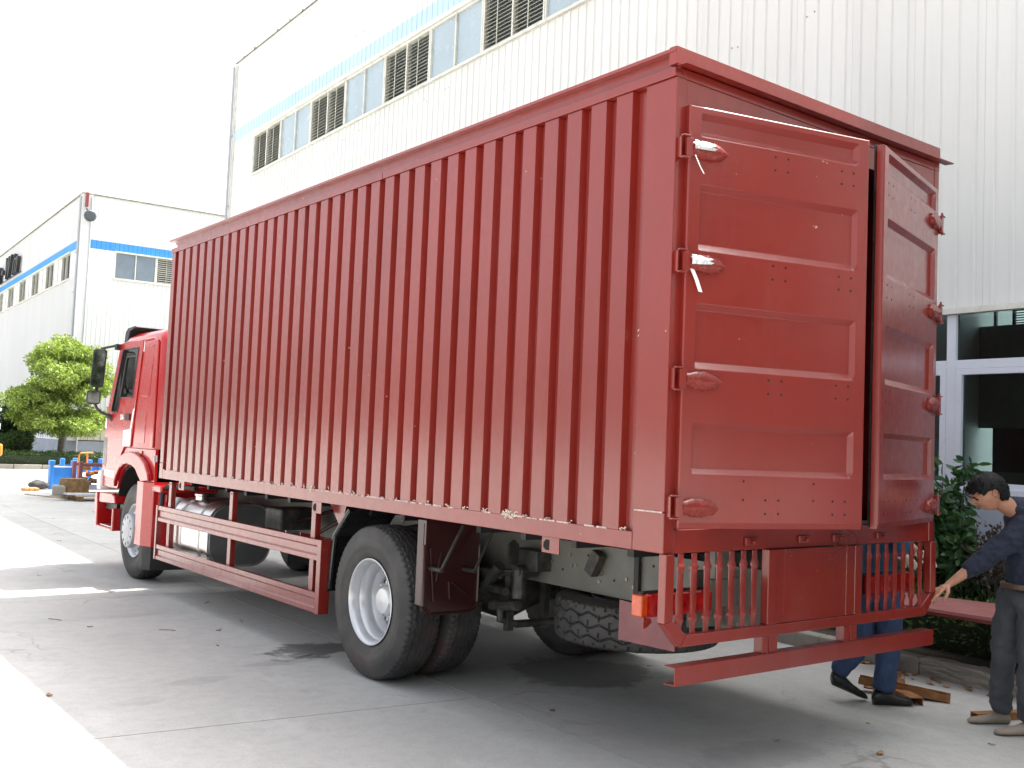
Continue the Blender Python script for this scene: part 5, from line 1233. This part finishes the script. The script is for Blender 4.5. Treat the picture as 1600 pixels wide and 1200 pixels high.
# face details: closed-down eyes, brows, lips
fdm = MB()
for sg in (1, -1):
    e_ = hc+(hf*.80+hl*sg*.27+hu*.03)*.117; fdm.tube([e_-hl*.018*1, e_+hf*.004, e_+hl*.018], .004, 5)
    b_ = hc+(hf*.90+hl*sg*.27+hu*.17)*.117; fdm.tube([b_-hl*.024, b_+hf*.004+hu*.003, b_+hl*.022], .0045, 5)
fdm.build('eyebrows', M['hair'], P1)
lp = hc+(hf*.93-hu*.455)*.117; MB().tube([lp-hl*.022-hf*.008, lp+hf*.002, lp+hl*.022-hf*.008], .0045, 6).build('lips', mat('lip', (.32, .12, .09), .45), P1, smooth=True)
def hair_mesh(c_, ax, s, seed=0, front=.35):
    f_, l_, u_ = ax; m = MB(); nu, nv = 72, 34; vs = []; rr = np.random.default_rng(seed); keep = {}
    tuft = rr.normal(0, 1, (nu*3,)); 
    for j in range(nv+1):
        th = PI*.80*j/nv
        for i in range(nu):
            ph = 2*PI*i/nu; x, y, z = math.sin(th)*math.cos(ph), math.sin(th)*math.sin(ph), math.cos(th)
            # hairline: high at the forehead, over the ears, low at the nape
            lim = .40 if x > .62 else (.20 if x > .15 else (.24 if x > -.22 else -.60)); lim += .06*math.sin(ph*9+seed)
            over = max(0, lim-z); k_ = 1.0-over*1.2
            r_ = (1.12+.012*math.sin(ph*23+3*math.sin(th*5))+.012*math.sin(th*17+ph*6)+.006*tuft[(i*3+j) % len(tuft)])
            if z > .2 and x > 0: r_ += .06*x
            inside = 0 if z > lim else min(1, (lim-z)/.10)
            r_ = r_*(1-inside)+.80*inside
            vs.append(V(c_)+(f_*x*.93*r_+l_*y*.74*r_+u_*z*1.02*r_+(f_*-.03))*s)
    fs = [(j*nu+i, j*nu+(i+1) % nu, (j+1)*nu+(i+1) % nu, (j+1)*nu+i) for j in range(nv) for i in range(nu)]
    return m.add(vs, fs)
hp = hair_mesh(hc, (hf, hl, hu), .117, 2).build('hair', M['hair'], P1, smooth=60)
# short tufts so the hair does not read as a cap
def tufts(c_, ax, s, n, seed, parent):
    f_, l_, u_ = ax; rr = random.Random(seed); m = MB()
    for q in range(n):
        z = rr.uniform(-.1, 1); ph = rr.uniform(0, 2*PI); k_ = math.sqrt(max(0, 1-z*z)); x, y = k_*math.cos(ph), k_*math.sin(ph)
        if (x > .55 and z < .45) or (x > -.25 and z < .30): continue
        p = V(c_)+(f_*x*.93+l_*y*.74+u_*z)*s*1.08; out = (f_*x+l_*y+u_*z).normalized(); comb = (f_*.6-u_*.6+l_*rr.uniform(-.6, .6)+out*.55).normalized()
        if x < 0: comb = (-u_*.9+out*.35+l_*rr.uniform(-.3, .3)).normalized()
        t_ = comb.cross(out).normalized()*.0035; L = rr.uniform(.018, .034)
        m.add([p-t_, p+t_, p+comb*L*.6+out*.004+t_*.6, p+comb*L, p+comb*L*.6+out*.004-t_*.6], [(0, 1, 2, 3, 4)])
    m.build('hair_tufts', M['hair'], parent)['kind'] = 'stuff'
tufts(hc, (hf, hl, hu), .117, 900, 3, P1)
# sweater
cuff = el.lerp(wr, .34)
up_ = V((2.928, -.362, 1.368))
sw = limbs([[(tuple(chest), (.158, .138)), (tuple(up_), (.135, .122)), (tuple(V((2.888, -.342, 1.420))), (.098, .090)), (tuple(V((2.872, -.334, 1.438))), (.068, .062)), (tuple(V((2.862, -.330, 1.450))), (.044, .044))],
              [(tuple(chest), (.158, .138)), (tuple(V((2.945, -.37, 1.07))), (.150, .130)), (tuple(V((2.95, -.365, .965))), (.142, .125)), (tuple(V((2.95, -.362, .935))), (.140, .123))],
              [(tuple(up_), (.135, .122)), (tuple(shN), .100), (tuple(shN.lerp(el, .5)), .084), (tuple(el), .070), (tuple(cuff), .058), (tuple(cuff+(wr-el).normalized()*.012), .056)],
              [(tuple(up_), (.135, .122)), (tuple(shF), .085), (tuple(shF+V((.02, -.02, -.27))), .062), (tuple(shF+V((.03, -.025, -.40))), .054)]], fwd2, .90)
def folds(me, amp, seed, f=26):
    from mathutils import noise as mn
    for v_ in me.vertices:
        q = v_.co; v_.co = q+v_.normal*amp*(mn.noise(V((q.x*f*.6, q.y*f*.6, q.z*f+seed)))+.5*mn.noise(V((q.x*f*1.6+seed, q.y*f*1.6, q.z*f*1.9))))
    return me
def place_mesh(name, me, mt, parent):
    offs = sub(parent)
    for v_ in me.vertices: v_.co -= offs
    me.materials.clear(); me.materials.append(mt); me.polygons.foreach_set('use_smooth', [True]*len(me.polygons)); return link(name, me, parent)
swo = join_remesh('sweater', [], [sw], M['navy'], P1, .007, 14); folds(swo.data, .012, 1)
hipN, hipF = V((2.93, -.44, .86)), V((2.985, -.27, .86))
tr1 = skinned([[(tuple(V((2.952, -.358, .90))), (.142, .122)), (tuple(V((2.952, -.358, .945))), (.138, .120))],
               [(tuple(V((2.952, -.358, .90))), (.142, .122)), (tuple(hipN), .105), (tuple(V((2.925, -.425, .66))), .098), (tuple(V((2.925, -.415, .46))), .080), (tuple(V((2.945, -.40, .26))), .078), (tuple(V((2.95, -.40, .06))), .074)],
               [(tuple(V((2.952, -.358, .90))), (.142, .122)), (tuple(hipF), .105), (tuple(V((3.0, -.23, .66))), .098), (tuple(V((3.01, -.20, .46))), .080), (tuple(V((3.05, -.17, .26))), .075), (tuple(V((3.07, -.16, .06))), .072)]])
place_mesh('jeans', folds(tr1, .014, 5, 20), M['jeans'], P1)
MB().prism([(2.95+.146*math.cos(a)*.98, -.36+.142*math.sin(a)) for a in [2*PI*k/28 for k in range(28)]], 2, .915, .95).build('belt', M['belt'], P1, bevel=.006)
shoe(V((2.985, -.43, 0)), (-.80, .58, 0), .27, mt=M['sole'], parent=P1); shoe(V((3.11, -.19, 0)), (-.80, .58, 0), .27, mt=M['sole'], parent=P1)

# man behind the grille
P2 = empty('person', (2.79, .55, 0)); tag(P2, 'man in blue trousers and white gloves, mostly hidden behind the rear grille', 'person')
hc2 = V((2.80, .50, 1.56)); f2_ = V((.75, -.55, -.3)).normalized()
hm2, ax2 = head_mesh(hc2, f2_, (0, 0, 1), .115)
c2 = V((2.76, .55, 1.20)); n2_ = V((2.77, .54, 1.38)); pv = V((2.755, .56, .90))
s1, s2 = V((2.66, .44, 1.32)), V((2.88, .66, 1.32)); e1, e2 = V((2.68, .33, 1.10)), V((2.98, .52, 1.14)); w1, w2 = V((2.775, .42, 1.055)), V((2.985, .40, 1.07))
b2 = skinned([[(tuple(c2), .10), (tuple(n2_), .06), (tuple(hc2-V((0, 0, .05))), .058)], [(tuple(n2_), .06), (tuple(s1), .052), (tuple(e1), .038), (tuple(w1), .027)], [(tuple(n2_), .06), (tuple(s2), .052), (tuple(e2), .038), (tuple(w2), .027)], [(tuple(c2), .10), (tuple(pv), .10)]])
join_remesh('body', [b2], [hm2], M['skin'], P2, .006, 2)
hair_mesh(hc2, ax2, .115, 4).build('hair', M['hair'], P2, smooth=60)
g1 = skinned(hand_chains(w1, (.7, -.15, -.35), (.1, -.2, -1), 1.15, [.25, .3, .35, .4], thumb_side=1, thick=1.15)); place_mesh('glove', g1, M['glove'], P2)
g2 = skinned(hand_chains(w2, (.72, -.45, -.42), (-.1, -.2, -1), 1.15, [.15, .25, .5, .6], thumb_side=-1, thick=1.15)); place_mesh('glove', g2, M['glove'], P2)
sh2 = skinned([[(tuple(c2), (.165, .14)), (tuple(V((2.765, .545, 1.33))), (.12, .10)), (tuple(V((2.77, .54, 1.375))), (.075, .07))], [(tuple(c2), (.165, .14)), (tuple(V((2.757, .555, 1.02))), (.155, .135)), (tuple(V((2.757, .56, .885))), (.152, .135)), (tuple(V((2.757, .56, .865))), (.152, .135))],
               [(tuple(V((2.765, .545, 1.33))), (.12, .10)), (tuple(s1), .08), (tuple(e1), .062), (tuple(e1.lerp(w1, .8)), .052)], [(tuple(V((2.765, .545, 1.33))), (.12, .10)), (tuple(s2), .08), (tuple(e2), .062), (tuple(e2.lerp(w2, .8)), .052)]])
place_mesh('shirt', folds(sh2, .012, 3), M['teal'], P2)
t2 = skinned([[(tuple(V((2.757, .56, .86))), (.148, .128)), (tuple(V((2.757, .56, .91))), (.140, .122))],
              [(tuple(V((2.757, .56, .86))), (.148, .128)), (tuple(V((2.79, .50, .78))), .10), (tuple(V((2.80, .49, .60))), .098), (tuple(V((2.815, .50, .42))), .088), (tuple(V((2.80, .515, .25))), .085), (tuple(V((2.795, .525, .08))), .084)],
              [(tuple(V((2.757, .56, .86))), (.148, .128)), (tuple(V((2.73, .64, .78))), .10), (tuple(V((2.735, .66, .60))), .095), (tuple(V((2.725, .645, .44))), .085), (tuple(V((2.665, .71, .30))), .078), (tuple(V((2.60, .78, .18))), .074)]])
place_mesh('trousers', folds(t2, .014, 9, 18), M['bluetrousers'], P2)
shoe(V((2.745, .575, 0)), (.74, -.52, 0), .285, h=.11, mt=M['shoe'], parent=P2); shoe(V((2.575, .79, .0)), (.82, -.42, 0), .27, h=.11, mt=M['shoe'], parent=P2, pitch=.42)

# ================================================================ THINGS ON THE GROUND
pn = empty('steel_sheet', (4.2, .6, .55)); tag(pn, 'flat dark red steel door sheet lying on the low hedge beside the kerb', 'steel sheet')
MB().prism([(3.72, 1.30), (4.35, 1.55), (4.70, .10), (4.62, -1.0), (3.86, -1.0)], 2, .545, .572).build('sheet', mat('pale_red_oxide_sheet', (.33, .12, .115), .5, var=.08, scale=2, dirt=(.4, .25, .22), dirt_amt=.3), pn, bevel=.003)
MB().box(3.90, 3.93, -.98, .9, .50, .5445).box(4.5, 4.53, -.98, .3, .50, .5445).build('edge_rib', M['primer'], pn)

def channel(name_lab, p, ang, L, w_=.09, h=.045, tilt=0, up=True, group='rusty steel offcuts by the kerb'):
    e = empty('steel_channel', p, ang); tag(e, name_lab, 'steel offcut', group); t = .006
    pr = [(-w_/2, 0), (-w_/2, h), (-w_/2+t, h), (-w_/2+t, t), (w_/2-t, t), (w_/2-t, h), (w_/2, h), (w_/2, 0)]
    if not up: pr = [(a, h-b) for a, b in pr]
    Mt = Matrix.Rotation(tilt, 4, 'X')
    MB().prism(pr, 1, 0, L, Mt).build('channel', M['rust'], e, world=False); return e
channel('short rusty steel channel in front, open end towards the camera', (3.0, .40, .002), R(-32), .34, .10, .055, up=False)
channel('rusty steel channel leaning across the short one', (3.32, .33, .005), R(28), .62, .10, .05, R(5))
channel('orange-brown steel offcut lying nearest the kerb', (3.55, .95, .03), R(-62), .55, .07, .05, R(2), up=False)
channel('longer rusty steel angle behind the man in blue trousers', (3.15, .86, .002), R(-75), .62, .09, .05)
channel('rusty channel piece lying beside the shoe of the man in navy', (2.99, -.02, .002), R(-112), .42, .07, .05, up=False)
channel('narrow rusty strip under the other offcuts', (3.25, .66, .002), R(-58), .5, .05, .03)
# dry leaves
rl = random.Random(31)
def dry_leaf(x, y, s):
    m = MB(); n = 7; vs = []
    for i in range(n):
        t = i/(n-1); w_ = math.sin(PI*min(.98, t+.05))*.30
        vs += [(t-.5, -w_, .18*abs(t-.5)+.10*rl.random()), (t-.5, 0, .05*rl.random()), (t-.5, w_, .18*abs(t-.5)+.12*rl.random())]
    vs = [(a*s, b*s, max(0, c_)*s+.002) for a, b, c_ in vs]
    fs = [(i*3+j, i*3+j+1, i*3+j+4, i*3+j+3) for i in range(n-1) for j in range(2)]
    o = m.add(vs, fs).build('dry_leaf', M['dryleaf'], None, smooth=80); o.location = (x, y, .001); o.rotation_euler = (rl.uniform(-.15, .15), rl.uniform(-.15, .15), rl.uniform(0, 6.3))
    so = o.modifiers.new('s', 'SOLIDIFY'); so.thickness = .0008
    near_kerb = abs(x-kx(y)) < .55 and x < kx(y)
    tag(o, 'dry brown leaf in the litter at the foot of the kerb' if near_kerb else 'dry brown leaf lying alone on the open concrete', 'leaf', 'dry leaves along the kerb' if near_kerb else 'dry leaves on the open concrete')
    return o
for x, y in ((2.26, .30), (2.52, -.38), (1.72, -.13), (1.40, .35), (-1.1, 5.6), (-1.9, 6.4), (-.75, 8.9), (-1.6, 9.4), (-.2, 5.0), (.35, 12.5), (1.6, 14.2), (1.2, 16.4), (2.3, 17.8), (.9, 11.0), (-.45, 4.4), (-1.95, 3.4), (.65, 1.55), (2.2, 2.2), (-2.4, 12.0)): dry_leaf(x, y, rl.uniform(.035, .07))
for k in range(46):
    y = rl.uniform(-.9, 2.0); dry_leaf(kx(y)-abs(rl.gauss(0.04, .16)), y, rl.uniform(.04, .09))
for k in range(5):
    x, y, a = rl.uniform(-1.4, 1.2), rl.uniform(2.4, 6.5), rl.uniform(0, 3); o = MB().tube([(x, y, .004), (x+.06*math.cos(a), y+.06*math.sin(a), .006), (x+.14*math.cos(a+.1), y+.14*math.sin(a+.1), .004)], .0028, 5).build('twig', M['bark']); tag(o, 'thin dark twig lying on the open concrete', 'twig', 'twigs on the concrete')

# ---- the scrap corner in front of the truck
e = empty('steel_bin', (3.55, 25.4, 0)); tag(e, 'bright blue steel bin end standing among the scrap', 'bin')
box('panel', M['blue'], 3.32, 3.80, 25.36, 25.40, .05, .60, e, .01)
for x_ in (3.24, 3.80): MB().box(x_, x_+.09, 25.30, 25.46, 0, .66).box(x_-.02, x_+.11, 25.28, 25.48, .66, .78).build('corner_post', M['blue'], e, bevel=.015)
box('side_panel', M['blue'], 3.26, 3.30, 25.46, 25.62, .05, .60, e); box('side_panel', M['blue'], 3.82, 3.86, 25.46, 25.62, .05, .60, e); box('back_panel', M['blue'], 3.30, 3.82, 25.621, 25.66, .05, .60, e)
box('rim', M['sticker'], 3.33, 3.79, 25.352, 25.358, .595, .625, e)
e = empty('scrap_cage', (4.2, 24.3, 0)); tag(e, 'maroon steel cage with a pale blue base rail, full of scrap', 'cage')
for x_ in (3.60, 4.95):
    for y_ in (23.9, 24.5): box('post', M['maroon'], x_, x_+.09, y_, y_+.09, .0, .80, e, .005)
box('top_rail', M['maroon'], 3.691, 4.949, 23.91, 23.98, .68, .75, e); box('top_rail', M['maroon'], 3.691, 4.949, 24.51, 24.58, .68, .75, e)
box('base_rail', M['plinth'], 3.691, 4.949, 23.90, 23.99, .08, .19, e); box('base_rail', M['plinth'], 3.691, 4.949, 24.5, 24.59, .08, .19, e); box('floor', M['plinth'], 3.61, 5.03, 23.995, 24.495, .10, .14, e)
rr = random.Random(17)
for k in range(26):
    x, y, z = rr.uniform(3.85, 4.8), rr.uniform(24.08, 24.42), .14+.018*k+rr.uniform(0, .05); a = rr.uniform(0, 3); L = rr.uniform(.12, .30)
    Mx = Matrix.Translation((x, y, min(z, .66))) @ Matrix.Rotation(a, 4, 'Z') @ Matrix.Rotation(rr.uniform(-.9, .9), 4, 'X')
    o = MB().box(-L/2, L/2, -.06, .06, -.04, .04, Mx).build('scrap_block', M['orange'] if k in (18, 24) else (M['rust'] if k % 3 else M['brownwood']), None, bevel=.008)
    tag(o, 'orange painted scrap piece in the maroon cage' if k in (18, 24) else ('rusty steel offcut heaped in the maroon cage' if k % 3 else 'brown wooden offcut heaped in the maroon cage'), 'scrap', 'scrap pieces in the maroon cage')
e = empty('hook_frame', (4.15, 25.5, 0)); tag(e, 'orange bent tube frame sticking up behind the scrap cage', 'frame')
MB().tube([(4.02, 25.6, 0), (4.02, 25.6, .92), (4.06, 25.6, .98), (4.38, 25.6, 1.0)], .022, 8).build('tube', M['orange'], e, smooth=True); MB().tube([(4.38, 25.6, 1.0), (4.40, 26.2, .98), (4.40, 26.2, 0)], .022, 8).build('tube', M['orange'], e, smooth=True)
e = empty('machine_frame', (4.2, 26.6, 0)); tag(e, 'low blue machine frame half hidden behind the scrap cage', 'machine')
for x_ in (3.86, 4.2, 4.6, 4.9): box('upright', M['blue'], x_, x_+.12, 26.8, 26.92, 0, .80+.06*math.sin(x_*9), e, .02)
box('beam', M['blue'], 3.86, 5.02, 26.93, 27.05, .40, .60, e)
e = empty('tree_stump', (3.3, 22.4, 0)); tag(e, 'brown cut log standing on end in front of the blue bin', 'log')
MB().lathe([(0, .30), (.12, .29), (.34, .28), (.42, .26), (.43, 0)], (3.18, 22.9, 0), 2, 18).build('bark', M['brownwood'], e, smooth=50); MB().prism([(3.02, 0), (3.55, 0), (3.56, .36), (3.44, .43), (3.2, .42), (3.06, .3)], 1, 22.72, 23.0).build('wood_block', M['brownwood'], e, bevel=.04)
o = MB().prism([(2.72, 22.8), (2.98, 22.6), (3.02, 23.1), (2.80, 23.2)], 2, 0, .26).build('stone_block', M['kerb'], None, bevel=.05); tag(o, 'grey stone block leaning left of the brown log', 'stone')
e = empty('pallet', (3.6, 21.4, 0)); tag(e, 'flat grey wooden pallet lying on the concrete in front of the scrap', 'pallet')
for k in range(6): box('plank', M['wood'], 2.75, 4.6, 20.75+k*.2, 20.90+k*.2, .11, .135, e, .004)
for x_ in (2.8, 3.6, 4.45): box('bearer', M['brownwood'], x_, x_+.1, 20.76, 21.9, 0, .109, e, .004)
o = MB().box(2.60, 3.5, 20.95, 21.35, .137, .15).build('metal_sheet', M['plinth']); tag(o, 'grey metal sheet lying on the left of the pallet', 'sheet')
for k, (x, y, a, z, lab) in enumerate(((2.45, 21.6, .5, .02, 'pale plank slanting at the left of the pallet'), (2.55, 21.3, .9, .05, 'second pale plank crossing the slanting one'), (2.35, 22.1, .2, .01, 'thin plank lying flat furthest left of the pallet'))):
    Mx = Matrix.Translation((x, y, z+.03)) @ Matrix.Rotation(a, 4, 'Z') @ Matrix.Rotation(.12, 4, 'Y'); o = MB().box(-.42, .42, -.05, .05, -.012, .012, Mx).build('loose_plank', M['wood'], None, bevel=.003); tag(o, lab, 'plank')
for k in range(6):
    x, y = 2.48+.12*(k % 3), 24.5+.25*(k//3); o = box('brick', M['brick'], x, x+.10, y, y+.22, 0+.001, .085, None, .006); tag(o, 'orange brick in the small heap left of the planks', 'brick', 'orange bricks by the planks')
e = empty('sack_heap', (2.95, 25.2, 0)); tag(e, 'dark grey sack lying on the bricks', 'sack')
sk = MB(); sk.lathe([(-.26, .03), (-.22, .10), (-.06, .15), (.10, .12), (.22, .10), (.27, .03)], (2.98, 25.3, .14), 0, 14); so = sk.build('sack', M['greybag'], e, smooth=60)
for v_ in so.data.vertices: v_.co.z *= .9+.2*math.sin(v_.co.x*19+v_.co.y*7)
# orange machine cut by the left edge of the picture
e = empty('orange_loader', (2.9, 34.2, 0)); tag(e, 'orange and grey works vehicle at the left edge of the photo', 'vehicle')
box('chassis', M['hubgrey'], .6, 3.58, 33.6, 35.0, .25, .62, e, .03); box('counterweight', M['orange'], 2.6, 3.72, 33.6, 35.0, .62, 1.02, e, .06); box('bonnet', M['orange'], .9, 2.6, 33.7, 34.9, .62, 1.0, e, .05)
for x_ in (1.2, 3.4):
    for y_ in (33.7, 34.85): box('cab_post', M['hubgrey'], x_, x_+.14, y_, y_+.08, 1.02, 2.1, e, .01)
box('cab_roof', M['hubgrey'], 1.1, 3.62, 33.65, 35, 2.1, 2.2, e, .03); box('cab_window', M['darkglass'], 1.34, 3.40, 33.72, 33.73, 1.1, 2.1, e); box('warning_plate', M['sticker'], 3.55, 3.61, 33.66, 33.9, 1.5, 1.7, e)
for x_ in (1.2, 3.15):
    for y_ in (33.5, 34.95): w_ = MB().lathe([(0, .12), (0, .30), (.04, .36), (.16, .36), (.2, .30), (.2, .12)], (x_, y_, .36), 1, 24).build('wheel', M['rubber'], e, smooth=40); MB().cyl((x_, y_-.01, .36), .12, .22, 1, 14).build('hub', M['hubgrey'], w_)
